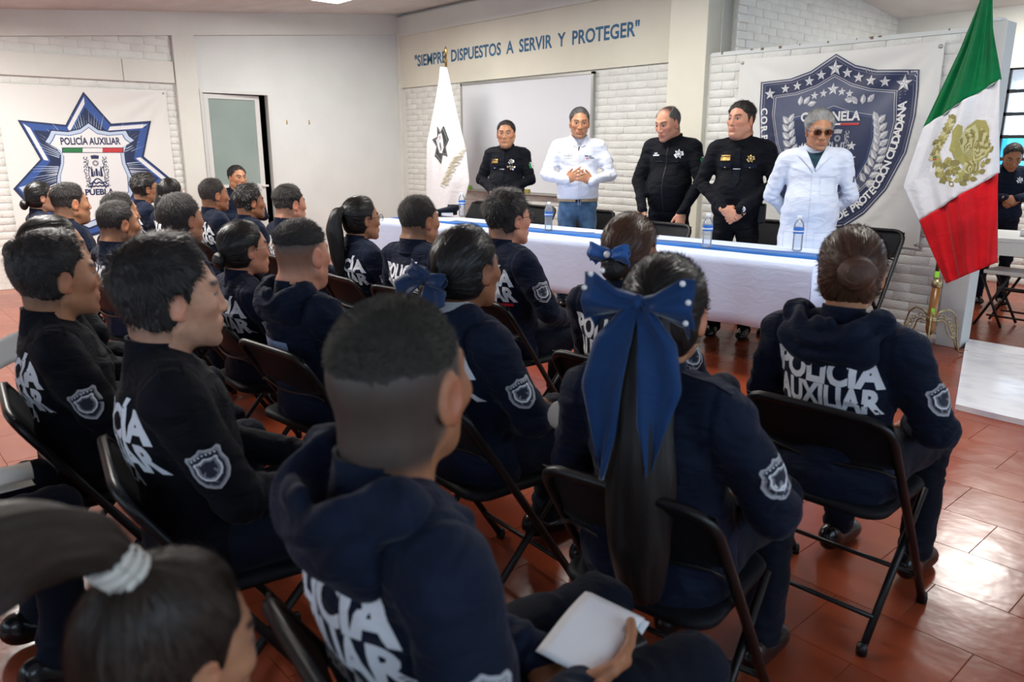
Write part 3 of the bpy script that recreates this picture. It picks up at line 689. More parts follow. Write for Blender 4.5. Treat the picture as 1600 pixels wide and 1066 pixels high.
def person(p):
    sit = p.get('sit', True); b = dict(p.get('b', {})); far = p.get('far', False)
    lean = b.get('lean', -.08 if sit else 0.0); b['lean'] = lean
    pel = Vector((0, -.06, .46)) if sit else Vector((0, 0, .93))
    HC = pel+Vector((0, lean*.52+.030+p.get('hy', 0), .645)); top = HC.z+.11
    s = p['z']/top; hb = math.radians(p.get('hb', 90)); rz = hb-PI/2
    off = Matrix.Rotation(rz, 3, 'Z') @ Vector((0, HC.y*s, 0))
    root = thing('person', p['label'], 'person', (p['x']-off.x, p['y']-off.y, 0), rz, p.get('group'), s)
    p['root'] = root; p['s'] = s
    hs = p.get('hs', 1.10); HC = HC+Vector((0, 0, -.22*(hs-1)))
    yaw = math.radians(p.get('hh', 90))-hb; pit = math.radians(p.get('pitch', 0)); roll = math.radians(p.get('roll', 0))
    pv = Matrix.Translation((0, -.03, -.12)); T = Matrix.Translation(HC+Vector((0, 0, -.01*(hs-1)))) @ pv @ Matrix.Rotation(yaw, 4, 'Z') @ Matrix.Rotation(pit, 4, 'X') @ Matrix.Rotation(roll, 4, 'Y') @ Matrix.Scale(hs, 4) @ pv.inverted()
    p['T'] = T
    hh_ = p.get('h', .0045 if far else .0034)
    V, Q, t = head_mesh(p.get('kind', 'male'), hh_); 
    if not p.get('fem') and 'stubble' not in p: p['stubble'] = dict(low=.022, amt=.6, soft=.05)
    C = head_colors(V, p)
    Vs = [xf(V, T)]; Qs = [Q]; Cs = [C]
    arms0 = p.get('arms') or sit_arms(b); n = len(V); sk = np.array(SK[p.get('skin', 'tan')])
    # hands
    off3 = np.array(pel)
    def lp(q): q = np.array(q, float)+off3; q[1] += lean*(q[2]-pel.z); return q
    A = []
    for (sx, e, w) in arms0: A.append((lp(sx), lp(e), lp(w)))
    hk = p.get('hand', 'relax'); hh2 = .0055 if far else p.get('hres', .004)
    for i, side in enumerate((1, -1)):
        if p.get('nohands'): continue
        spec = (p.get('hands') or {}).get(side, {})
        V2, Q2 = wrist_hand(A[i][2]+np.array(spec.get('d', (0, 0, 0))), A[i][1], p, side, spec.get('k', hk), hh2, spec.get('fwd'), spec.get('up'))
        Vs.append(V2); Qs.append(Q2+n); Cs.append(np.tile(sk*1.05, (len(V2), 1))); n += len(V2)
    Vi, Qi = inner_mesh(b, arms0); Vi = Vi.copy(); Vi[:, 1] += lean*Vi[:, 2]; Vi = Vi+off3
    Vs.append(Vi); Qs.append(Qi+n); Cs.append(np.tile(sk*1.0, (len(Vi), 1)))
    me = npmesh('body', np.concatenate(Vs), np.concatenate(Qs)); addcol(me, np.concatenate(Cs)); body = link('body', me, root, M['skin'])
    hair = None
    if p.get('hair'): hair = make_hair(p, t, p.get('hairh', .0045 if far else .0032), root, T)
    p['hairo'] = hair
    if p.get('glasses'): g = glasses(root, p['glasses']); g.matrix_local = T
    col = p.get('top', 'navy')
    if sit:
        jm, ex, arms = jacket_mesh(b, p.get('jh', .012 if far else .0075))
        def share(me): return me.copy() if len(me.materials) else me
        jk = link('jacket', matcopy(jm, [M[col]], col), root, None, pel)
        cm = M[col]; co = link('collar', matcopy(collar_mesh(b), [cm], col), jk); co.data = co.data
        co.matrix_local = Matrix(((1, 0, 0, 0), (0, 1, lean, 0), (0, 0, 1, 0), (0, 0, 0, 1))) if False else Matrix.Translation((0, lean*.5, 0))
        if 'hood' in ex: link('hood', matcopy(ex['hood'], [cm], col), jk)
        if not p.get('noletter'): link('reflective_tape' if b.get('tape') else 'lettering', matcopy(ex['lettering'], [M['tape' if b.get('tape') else 'print'], M['red']], 'tape' if b.get('tape') else 'print'), jk)
        if not far or p.get('badge'): link('sleeve_badge', matcopy(ex['badge'], [M[k] for k in BADGEM], 'badge'), jk)
        
        if not b.get('hood'):
            for sx in (-1, 1): link('epaulette', matcopy(ex['epaulette%d' % sx], [cm], col), jk)
        if p.get('mark'):    # white shoulder mark with the service emblem
            m = MB(); 
            for i in range(5): m.box((.085+.016*i, -.030, .472-.004*i), (.097+.016*i, -.006+(.006 if i % 2 else 0), .476-.004*i+.004), 0, 0)
            o = m.obj('shoulder_mark', M['print'], jk, loc=(0, lean*.47+.03, .014))
        link('trousers', matcopy(trousers_mesh('sit'), [M['navy2']], 'n'), root)
        for sx in (-1, 1): link('shoe', matcopy(shoe_mesh(), [M['shoe']], 's'), root, None, (sx*.135, .36, 0))
        p['jk'] = jk
    return root
_mc = {}
def matcopy(me, mats, key):
    k = (me.name, key)
    if k not in _mc:
        m2 = me if not me.get('used') else me.copy()
        me['used'] = 1
        mi = np.empty(len(m2.polygons), np.int32); m2.polygons.foreach_get('material_index', mi)
        m2.materials.clear()
        for m in mats: m2.materials.append(m)
        m2.polygons.foreach_set('material_index', mi)
        _mc[k] = m2
    return _mc[k]
# hair styles
def HS(side, top, **k): d = dict(side=side, top=top); d.update(k); return d
SHORT = HS(.003, .011, z0=.0, z1=.07, lump=.0016, edge=.03, ls=.005, lt=.014)
THICK = HS(.007, .018, z0=-.01, z1=.06, lump=.0035, edge=.022, quiff=.006, strand=.0022, ls=.012, lt=.026, lift=.22)
FADE = HS(-.004, .011, z0=.01, z1=.075, lump=.0012, edge=.03)
BUZZ = HS(-.0005, .003, z0=.02, z1=.07, lump=.0003, edge=.04, strand=.0003, ls=.002, lt=.005, lift=.6, ns=9000)
SLICK = HS(.010, .013, z0=0, z1=.08, edge=.014, pole=(0, -.11, .0), axis=(0, -1, -.1), strand=.0016)
FST = dict(low=0, amt=.75, soft=.045, top=.1)
# ================================================================ THE ROOM
YW, YP, XL = 6.15, 6.00, -9.20          # whiteboard wall, partition front, door wall
def wallpaint(name, c, warm=None, bump=.25, bscale=25):
    return noisy(name, tuple(x*.93 for x in c), c, 2.2, .75, bump, bscale, 6, 'Object')
M['wall'] = wallpaint('white_wall_paint', (.72, .725, .67)); M['wallw'] = wallpaint('cream_wall_paint', (.74, .715, .60), bump=.15)
M['wallc'] = wallpaint('cool_white_wall_paint', (.70, .73, .715), bump=.15)
M['ceil'] = noisy('ceiling_plaster', (.60, .59, .57), (.70, .69, .67), 3, .9, .5, 18, 6)
M['brick'] = noisy('painted_brick', (.68, .69, .65), (.76, .77, .73), 7, .6, .6, 60, 6)
M['mortar'] = noisy('painted_mortar', (.68, .67, .635), (.76, .75, .72), 20, .8, .6, 60, 6)
M['dirt'] = plain('bare_concrete_chip', (.20, .15, .10), .9)
M['alu'] = plain('white_aluminium', (.66, .67, .65), .35)
M['dark'] = plain('unlit_room_black', (.01, .01, .012), .8)
# floor: polished red cement tiles, each a piece
def floor_mat():
    m, N, L, b = nmat('polished_red_cement'); tc = N.new('ShaderNodeTexCoord'); g = N.new('ShaderNodeNewGeometry')
    oi = N.new('ShaderNodeObjectInfo')
    n = N.new('ShaderNodeTexNoise'); n.inputs['Scale'].default_value = 1.6; n.inputs['Detail'].default_value = 6; L.new(g.outputs['Position'], n.inputs['Vector'])
    r = N.new('ShaderNodeValToRGB'); r.color_ramp.elements[0].position = .3; r.color_ramp.elements[1].position = .7
    r.color_ramp.elements[0].color = (.20, .036, .014, 1); r.color_ramp.elements[1].color = (.31, .062, .024, 1); L.new(n.outputs[0], r.inputs[0])
    L.new(r.outputs[0], b.inputs['Base Color'])
    n2 = N.new('ShaderNodeTexNoise'); n2.inputs['Scale'].default_value = 9; n2.inputs['Detail'].default_value = 8; L.new(g.outputs['Position'], n2.inputs['Vector'])
    mr = N.new('ShaderNodeMapRange'); mr.inputs[3].default_value = .10; mr.inputs[4].default_value = .30; L.new(n2.outputs[0], mr.inputs[0]); L.new(mr.outputs[0], b.inputs['Roughness'])
    n3 = N.new('ShaderNodeTexNoise'); n3.inputs['Scale'].default_value = 7; n3.inputs['Detail'].default_value = 3; L.new(g.outputs['Position'], n3.inputs['Vector'])
    bp = N.new('ShaderNodeBump'); bp.inputs['Strength'].default_value = .10; bp.inputs['Distance'].default_value = .02; L.new(n3.outputs[0], bp.inputs['Height']); L.new(bp.outputs[0], b.inputs['Normal'])
    setp(b, spec=.42); return m
M['floor'] = floor_mat(); M['grout'] = plain('pale_grout', (.42, .20, .15), .6)
fb = MB().box((-9.4, -3.4, -.12), (2.4, 14.0, -.0035)); floor = structure(fb.obj('floor', M['grout']))
TL, TW, G = .406, .3045, .0007
tb = bmesh.new()
def tile_data(x0, x1, y0, y1):
    c = .0012; V = [(x0, y0, -.006), (x1, y0, -.006), (x1, y1, -.006), (x0, y1, -.006), (x0, y0, -c), (x1, y0, -c), (x1, y1, -c), (x0, y1, -c), (x0+c, y0+c, 0), (x1-c, y0+c, 0), (x1-c, y1-c, 0), (x0+c, y1-c, 0)]
    Fq = [(8, 9, 10, 11)]+[(i, (i+1) % 4, (i+1) % 4+4, i+4) for i in range(4)]+[(i+4, (i+1) % 4+4, (i+1) % 4+8, i+8) for i in range(4)]
    return V, Fq
tV, tF = tile_data(-TL/2+G, TL/2-G, -TW/2+G, TW/2-G); tme = npmesh('tile', tV, tF, False); tme.materials.append(M['floor'])
tiles = []
j0, j1 = int(-3.3/TW), int(13.8/TW)
for j in range(j0, j1):
    yc = 2.88+TW/2+(j-9)*TW+ .0
    for i in range(-23, 7):
        xc = -.96+TL/2+i*TL+(.0, .19)[j % 2]
        if XL+TL/2 < xc < 2.2 and -3.2 < yc < 13.7: tiles.append((xc, yc))
def tvis(t):
    v = np.array([t[0], t[1], 0])-CV; z = v@FV
    if z < .3: return 1e9
    px = CX+F_PX*(v@RV)/z; py = CY-F_PX*(v@UV)/z
    if not (-60 < px < 1680 and py < 1130): return 1e8+z
    return z*z/(1.42)*(.25 if px > 850 else 1)+ (40 if (t[1] > 5.95 and t[0] < -1.7) else 0)
tiles.sort(key=tvis)
for (x, y) in tiles[:290]:
    o = link('tile', tme, floor, None, (x, y, 0)); o.rotation_euler = (random.gauss(0, .0006), random.gauss(0, .0006), 0)
rest = MB()
for (x, y) in tiles[290:]: rest.raw([(a+x, b+y, c) for a, b, c in tV], tF)
o = rest.obj('tiles_beyond', M['floor'], floor); o['kind'] = 'stuff'

# brick laying on a wall plane; fn(u, v, out) -> point, out = towards the room
def lay_bricks(parent, fn, u0, u1, v0, v1, mat, seed=0, bl=.245, bh=.0685, inside=None, cap=290, key=None, joint=.007, depth=.0055):
    r = random.Random(seed); L_ = []
    nrow = int(round((v1-v0)/bh)); bhh = (v1-v0)/nrow
    for k in range(nrow):
        a = u0-(bl/2 if k % 2 else 0)
        while a < u1-.02:
            x0 = max(a, u0)+joint/2; x1 = min(a+bl, u1)-joint/2; z0 = v0+k*bhh+joint/2; z1 = v0+(k+1)*bhh-joint/2
            if x1-x0 > .03 and (inside is None or inside((x0+x1)/2, (z0+z1)/2)): L_.append((x0, x1, z0, z1))
            a += bl*(1+r.uniform(-.02, .02))
    if key: L_.sort(key=key)
    extra = MB()
    for n, (x0, x1, z0, z1) in enumerate(L_):
        j = lambda s: r.uniform(-s, s); d = depth+j(.0016); c = .005
        P = [(x0, z0), (x1, z0), (x1, z1), (x0, z1)]; P = [(a+j(.003), b+j(.002)) for a, b in P]; cx_ = (x0+x1)/2; cz_ = (z0+z1)/2
        I = [(a+(c if a < cx_ else -c), b+(c if b < cz_ else -c)) for a, b in P]
        V = [fn(a, b, -.01) for a, b in P]+[fn(a, b, d-.0035+j(.0006)) for a, b in P]+[fn(a, b, d+j(.0015)) for a, b in I]
        Fq = [(8, 9, 10, 11)]+[(i, (i+1) % 4, (i+1) % 4+4, i+4) for i in range(4)]+[(i+4, (i+1) % 4+4, (i+1) % 4+8, i+8) for i in range(4)]
        if n < cap:
            m = MB(); m.raw(V, Fq); m.obj('brick', mat, parent, True)
        else: extra.raw(V, Fq)
    if extra.V: o = extra.obj('bricks_beyond', mat, parent, True); o['kind'] = 'stuff'
ceilz = lambda y: 2.545+.0905*y if y < 6.15 else 3.10-.10*(y-6.15)
# --- wall with the door (left)
wl = MB(); T_ = .15
D0, D1, DT = 3.42, 4.26, 2.045
wl.box((XL-T_, -3.4, 0), (XL, D0, 3.3)); wl.box((XL-T_, D1, 0), (XL, YW+.2, 3.3)); wl.box((XL-T_, D0, DT), (XL, D1, 3.3))
wall_left = structure(wl.obj('wall_left', M['wallc']))
fnL = lambda u, v, o: (XL+.004+o, u, v)
m = MB(); m.box((XL, -3.2, 0), (XL+.004, 3.16, 2.62)); m.obj('brick_backing', M['mortar'], wall_left)
lay_bricks(wall_left, fnL, -.2, 3.16, 2.325, 2.62, M['brick'], 3, bl=.255, bh=.072)
lay_bricks(wall_left, fnL, -.2, 3.16, .0, 2.085, M['brick'], 4, bl=.255, bh=.0715, inside=lambda u, v: (u > 2.95 or u < 1.55 or v > 1.93) and v > .3, key=lambda q: -q[3]-(3 if q[0] > 2.8 else 0))
m = MB(); m.box((XL, -3.2, 2.09), (XL+.045, 2.62, 2.315), 0, .008); structure(m.obj('trim_1', M['wall'])); m = MB(); m.box((XL, 2.625, 2.09), (XL+.045, 3.15, 2.315), 0, .008); structure(m.obj('trim_2', M['wall']))
m = MB(); m.box((XL, 3.16, 0), (XL+.055, 3.40, 2.66), 0, .006); structure(m.obj('trim_3', M['wall']))
# ring beam along the door wall, rising with the roof
def slopebeam(x0, x1, y0, y1, h0, name, mat, hb=.22):
    V = [(x, y, (ceilz(y)-h0)) for x in (x0, x1) for y in (y0, y1)]+[(x, y, ceilz(y)+.02) for x in (x0, x1) for y in (y0, y1)]
    Fq = [(0, 1, 3, 2), (4, 6, 7, 5), (0, 4, 5, 1), (2, 3, 7, 6), (0, 2, 6, 4), (1, 5, 7, 3)]
    return structure(MB().raw(V, Fq).obj(name, mat))
slopebeam(XL, XL+.06, -3.3, YW, .24, 'trim_4', M['wall'])
m = MB(); m.box((XL, YW-.06, 0), (XL+.07, YW, 3.02), 0, .004); structure(m.obj('trim_5', M['wall']))
# door: white aluminium leaf standing ajar, frosted glass
dd = thing('door_1', 'white aluminium door with frosted glass standing ajar in the left wall', 'door'); dd['kind'] = 'structure'
for k in ('label', 'category'): del dd[k]
m = MB(); m.box((XL-.06, D0, 0), (XL+.012, D0+.035, DT)); m.box((XL-.06, D1-.03, 0), (XL+.012, D1, DT)); m.box((XL-.06, D0-.002, DT-.035), (XL+.014, D1+.002, DT+.004)); m.obj('door_frame', M['alu'], dd)
hinge = Matrix.Translation((XL-.02, D0+.04, 0)) @ Matrix.Rotation(math.radians(6), 4, 'Z'); LW = .70
m = MB()
for (a, b_, c, d) in ((0, .055, .02, 2.0), (LW-.06, LW, .02, 2.0)): m.box((-.018, a, c), (.018, b_, d), mat=hinge)
for (z0, z1) in ((.02, .16), (.90, .97), (1.95, 2.0)): m.box((-.018, .055, z0), (.018, LW-.06, z1), mat=hinge)
leaf = m.obj('door_leaf', M['alu'], dd)
M['frost'] = noisy('frosted_glass', (.22, .29, .27), (.30, .37, .345), 1.2, .28, 0); M['panel'] = plain('white_door_panel', (.6, .61, .6), .45)
m = MB(); m.box((-.005, .055, .97), (.005, LW-.06, 1.95), mat=hinge); m.obj('glass_pane', M['frost'], leaf)
m = MB(); m.box((-.005, .055, .16), (.005, LW-.06, .90), mat=hinge); m.obj('lower_panel', M['panel'], leaf)
m = MB(); m.box((.018, LW-.05, .93), (.045, LW+.03, .955), 0, .004, mat=hinge); m.obj('door_handle', M['alu'], leaf)
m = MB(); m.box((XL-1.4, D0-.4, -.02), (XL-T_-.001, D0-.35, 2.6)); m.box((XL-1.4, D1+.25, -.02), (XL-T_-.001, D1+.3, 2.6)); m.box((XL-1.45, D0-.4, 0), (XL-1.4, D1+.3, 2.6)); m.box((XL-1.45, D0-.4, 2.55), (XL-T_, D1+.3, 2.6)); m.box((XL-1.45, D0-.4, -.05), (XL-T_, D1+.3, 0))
structure(m.obj('wall_hallway', M['dark']))  # near-black colour stands in for the darkness of the room beyond the door
# --- whiteboard wall
wb = MB(); wb.box((XL-.1, YW, 0), (-4.15, YW+.15, 3.35)); wall_back = structure(wb.obj('wall_back', M['wall']))
fnB = lambda u, v, o: (u, YW-.004-o, v)
m = MB(); m.box((XL+.05, YW-.004, 0), (-4.5, YW, 2.17)); m.obj('brick_backing', M['mortar'], wall_back)
lay_bricks(wall_back, fnB, XL+.12, -4.56, .62, 2.17, M['brick'], 8, bl=.25, bh=.069, inside=lambda u, v: not (-7.75 < u < -5.75 and .92 < v < 2.14) and v > .62 and not (-7.6 < u < -7.2), key=lambda q: -q[0])
m = MB(); m.box((XL+.06, YW-.035, 2.175), (-4.54, YW, 2.86)); structure(m.obj('trim_6', M['wallw']))
m = MB(); m.box((XL+.06, YW-.075, 2.82), (-4.3, YW, 3.06), 0, .004); structure(m.obj('trim_7', M['wall']))
m = MB(); m.box((-4.56, YP-.06, 0), (-4.16, YW+.15, 3.2), 0, .006); structure(m.obj('trim_8', M['wallw']))
# motto painted on the plaster band
pA = onY(648.5, 104, YW-.035); pB = onY(999, 55, YW-.035)
M['motto'] = noisy('faded_blue_paint', (.025, .10, .20), (.045, .16, .29), 12, .7)
V, Fc = bm_arrays(text_bm('"SIEMPRE  DISPUESTOS  A  SERVIR  Y  PROTEGER"', .235, .026, 1.0, float(pB[0]-pA[0]), 'LEFT'))
u0 = V[:, 0].min(); sl = (pB[2]-pA[2])/(pB[0]-pA[0])
me = npmesh('painted_motto', [(pA[0]+v[0]-u0, YW-.0362, pA[2]+(v[0]-u0)*sl+v[1]*.80) for v in V], Fc, False); link('painted_motto', me, wall_back, M['motto'])
# --- low partition wall carrying the shield banner
pw = MB(); pw.box((-4.16, YP, 0), (-1.89, YP+.13, 2.19)); part = structure(pw.obj('wall_partition', M['mortar']))
fnP = lambda u, v, o: (u, YP-o, v)
bu0, bu1, bv0, bv1 = -3.87, -2.20, .80, 2.13
lay_bricks(part, fnP, -4.14, -2.02, .0, 2.17, M['brick'], 11, bl=.25, bh=.070, inside=lambda u, v: not (bu0+.1 < u < bu1-.06 and bv0+.05 < v < bv1-.04), key=lambda q: -q[0]*1.0+(2 if q[3] < .3 else 0))
m = MB(); m.box((-2.03, YP-.028, 0), (-1.86, YP+.15, 2.215), 0, .005); m.box((-4.14, YP-.012, 2.165), (-2.03, YP+.13, 2.20), 0, .004); m.obj('plaster_edge', M['wallc'], part)
r = random.Random(5); m = MB()
for i in range(15):
    x = -4.1+2.15*r.random(); w = r.uniform(.008, .03); m.box((x, YP-.0135, 2.194-r.uniform(.003, .016)), (x+w, YP-.006, 2.2012), 0, .003)
m.obj('chipped_paint', M['dirt'], part)
m = MB(); m.box((-2.0, YP-.03, 2.215), (-1.90, YP+.09, 2.24), 0, .01); m.obj('paper_scrap', M['paper'], part)
# --- far room: side wall of bricks, window wall, ceiling
ws = MB(); ws.box((-4.15, YW+.15, 0), (-4.0, 13.6, 3.3)); wside = structure(ws.obj('wall_side', M['mortar']))
fnS = lambda u, v, o: (-4.0+o, u, v)
lay_bricks(wside, fnS, 6.16, 10.5, 2.05, 3.0, M['brick'], 14, bl=.25, bh=.070, inside=lambda u, v: v < ceilz(u)-.02, key=lambda q: q[0])
YF = 9.3; w0, w1, wz0, wz1 = -3.45, -.6, 1.06, 2.19
wf = MB(); wf.box((-4.1, YF, 0), (2.4, YF+.15, wz0)); wf.box((-4.1, YF, wz1), (2.4, YF+.15, 3.3)); wf.box((-4.1, YF, wz0), (w0, YF+.15, wz1)); wf.box((w1, YF, wz0), (2.4, YF+.15, wz1)); wfar = structure(wf.obj('wall_far', M['wall']))
lay_bricks(wfar, lambda u, v, o: (u, YF-o, v), -3.3, -1.6, .0, .98, M['brick'], 15, bl=.25, bh=.070)
m = MB()
nx = 9; nz = 5
for i in range(nx+1): x = w0+(w1-w0)*i/nx; m.box((x-.018, YF+.02, wz0), (x+.018, YF+.05, wz1))
for i in range(nz+1): z = wz0+(wz1-wz0)*i/nz; m.box((w0, YF+.02, z-.018), (w1, YF+.05, z+.018))
win = structure(m.obj('window_1', plain('black_window_bar', (.012, .014, .018), .4)))
def glassm(name, tint=(.9, .95, 1), milk=0):
    m, N, L, b = nmat(name); N.remove(b); t = N.new('ShaderNodeBsdfTransparent'); t.inputs[0].default_value = tuple(tint)+(1,); g = N.new('ShaderNodeBsdfGlossy'); g.inputs['Roughness'].default_value = .03
    f = N.new('ShaderNodeFresnel'); f.inputs[0].default_value = 1.45; mx = N.new('ShaderNodeMixShader'); out = N['Material Output']
    L.new(f.outputs[0], mx.inputs[0]); L.new(t.outputs[0], mx.inputs[1]); L.new(g.outputs[0], mx.inputs[2]); 
    if milk:
        d = N.new('ShaderNodeBsdfDiffuse'); d.inputs[0].default_value = (.8, .86, .92, 1); m3 = N.new('ShaderNodeMixShader'); m3.inputs[0].default_value = milk; L.new(mx.outputs[0], m3.inputs[1]); L.new(d.outputs[0], m3.inputs[2]); L.new(m3.outputs[0], out.inputs[0])
    else: L.new(mx.outputs[0], out.inputs[0])
    return m
M['glass'] = glassm('clear_glass'); M['lens'] = glassm('lens_glass', (.80, .86, .90)); M['tint'] = glassm('tinted_lens', (.30, .20, .16)); M['bottle'] = glassm('clear_plastic', (.95, .97, .99), .20); M['glassblue'] = glassm('blue_glass', (.25, .75, .95))
for i in range(nx):
    for k in range(nz):
        x = w0+(w1-w0)*i/nx; z = wz0+(wz1-wz0)*k/nz; m = MB(); m.box((x+.018, YF+.033, z+.018), (x+(w1-w0)/nx-.018, YF+.037, z+(wz1-wz0)/nz-.018)); m.obj('pane', M['glassblue' if (k == 1 and i % 3 == 2) or (k == 0 and i % 2 == 0) else 'glass'], win)
# --- ceiling of both rooms, right and rear walls (rear room has daylight windows)
V = []; ys = [-3.4, 0, 3, 6.15, 9, 13.6]
for y in ys:
    for x in (XL-.2, 2.4): V += [(x, y, ceilz(y)), (x, y, ceilz(y)+.12)]
Fc = []
for i in range(len(ys)-1): a = 4*i; Fc += [(a, a+2, a+6, a+4), (a+1, a+5, a+7, a+3), (a, a+4, a+5, a+1), (a+2, a+3, a+7, a+6)]
structure(MB().raw(V, Fc).obj('ceiling', M['ceil']))
slopebeam(-4.16, 2.4, YW-.02, YW+.2, .20, 'trim_9', M['wall'])
XR, YB = 2.2, -3.2
def windowed(axis, at, lo, hi, wins, z0, z1, name):
    m = MB(); t = .15
    def bx(a, b, c, d):
        if axis == 'X': m.box((at, a, c), (at+t, b, d))
        else: m.box((a, at-t, c), (b, at, d))
    bx(lo, hi, 0, z0); bx(lo, hi, z1, 3.4); a = lo
    for (p, q) in wins: bx(a, p, z0, z1); a = q
    bx(a, hi, z0, z1)
    return structure(m.obj(name, M['wall']))
RW = [(-2.6, -.6), (-.2, 1.8), (2.2, 4.2), (4.6, 6.0)]; BW = [(-5.6, -3.6), (-3.2, -1.2), (-.8, 1.4)]
windowed('X', XR, YB-.1, 13.6, RW+[(6.9, 9.0)], .95, 2.45, 'wall_right'); windowed('Y', YB, XL-.1, XR+.1, BW, .95, 2.25, 'wall_rear')
wn = 2
for (p, q) in RW+[(6.9, 9.0)]:
    m = MB(); n = 4
    for i in range(n+1): y = p+(q-p)*i/n; m.box((XR+.05, y-.02, .95), (XR+.08, y+.02, 2.45))
    for z in (.97, 1.7, 2.43): m.box((XR+.05, p, z-.02), (XR+.08, q, z+.02))
    w = structure(m.obj('window_%d' % wn, M['alu'])); wn += 1; m = MB(); m.box((XR+.063, p, .95), (XR+.067, q, 2.45)); m.obj('pane', M['glass'], w)
for (p, q) in BW:
    m = MB(); n = 4
    for i in range(n+1): x = p+(q-p)*i/n; m.box((x-.02, YB-.08, .95), (x+.02, YB-.05, 2.25))
    for z in (.97, 1.6, 2.23): m.box((p, YB-.08, z-.02), (q, YB-.05, z+.02))
    w = structure(m.obj('window_%d' % wn, M['alu'])); wn += 1; m = MB(); m.box((p, YB-.067, .95), (q, YB-.063, 2.25)); m.obj('pane', M['glass'], w)
# ceiling lamps: flat white panels, each with its own light
def lamp(x, y, sx, sy, power, lab, rz=0):
    z = ceilz(y)-.045; sl = math.atan(.0905 if y < 6.15 else -.10)
    m = MB(); m.box((x-sx/2-.03, y-sy/2-.03, z), (x+sx/2+.03, y+sy/2+.03, z+.05), 0, .004); t = thing('ceiling_lamp', lab, 'lamp', (0, 0, 0)); fr = m.obj('lamp_frame', M['alu'], t)
    e = plain('lamp_diffuser', (.9, .9, .9), .5, emis=(1, .97, .9), emis_s=3.0); m = MB(); m.box((x-sx/2, y-sy/2, z-.006), (x+sx/2, y+sy/2, z-.001)); m.obj('diffuser', e, t)
    area('lamp_light', (x, y, z-.02), (0, 0, 0), sx, sy, power, (1, .96, .90))
LP = [(-7.2, 1.0, 1.2, .3, 70), (-7.2, 4.3, 1.2, .3, 48), (-4.4, 1.0, 1.2, .3, 45), (-4.4, 4.3, 1.2, .3, 34), (-1.4, 4.1, 1.2, .3, 26), (-2.2, 8.3, .6, .6, 40)]
LL = ['rear left of the room, nearest the star banner', 'left of the room before the white flag', 'middle rear of the room, above the audience', 'middle of the room before the whiteboard', 'before the shield banner, right of the audience', 'in the far room beyond the partition']
for (x, y, sx, sy, pw_), l in zip(LP, LL): lamp(x, y, sx, sy, pw_, 'white ceiling lamp panel '+l)
# ================================================================ FURNITURE AND THINGS
def floor_slab():
    P = [onZ(1502, 533, .03), onZ(1493, 632, .03)]; xa, xb = P[0][0], P[1][0]; y1, y0 = 6.20, P[1][1]
    m, N, L, b = nmat('worn_white_gloss_paint'); g = N.new('ShaderNodeTexCoord'); mp = N.new('ShaderNodeMapping'); mp.inputs['Scale'].default_value = (1.2, 2.6, 1); L.new(g.outputs['Object'], mp.inputs[0])
    n = N.new('ShaderNodeTexNoise'); n.inputs['Scale'].default_value = 5; n.inputs['Detail'].default_value = 8; L.new(mp.outputs[0], n.inputs['Vector'])
    r = N.new('ShaderNodeValToRGB'); r.color_ramp.elements[0].color = (.60, .61, .70, 1); r.color_ramp.elements[1].color = (.76, .78, .82, 1); r.color_ramp.elements[0].position = .30; r.color_ramp.elements[1].position = .52
    L.new(n.outputs[0], r.inputs[0]); L.new(r.outputs[0], b.inputs['Base Color']); setp(b, rough=.16)
    bp = N.new('ShaderNodeBump'); bp.inputs['Strength'].default_value = .05; L.new(n.outputs[0], bp.inputs['Height']); L.new(bp.outputs[0], b.inputs['Normal'])
    q = MB(); V = []; n_ = 14
    for i in range(n_+1):
        t = i/n_; x = xb+(.9)*0; X = xb*(1-t)+1.2*t; j = .012*math.sin(i*5.1); V += [(X, y0+j+.02*math.sin(i*1.7)*0, 0.001), (X, y0+j, .032), (xa*(1-t)+1.2*t, y1, .032), (xa*(1-t)+1.2*t, y1, .001)]
    Fc = []
    for i in range(n_): a = 4*i; Fc += [(a, a+4, a+5, a+1), (a+1, a+5, a+6, a+2), (a+2, a+6, a+7, a+3)]
    Fc += [(0, 1, 2, 3), (4*n_, 4*n_+3, 4*n_+2, 4*n_+1)]
    o = q.raw(V, Fc).obj('low_step', m); tag(o, 'worn white painted low step on the red floor at the opening beside the partition', 'step')
floor_slab()
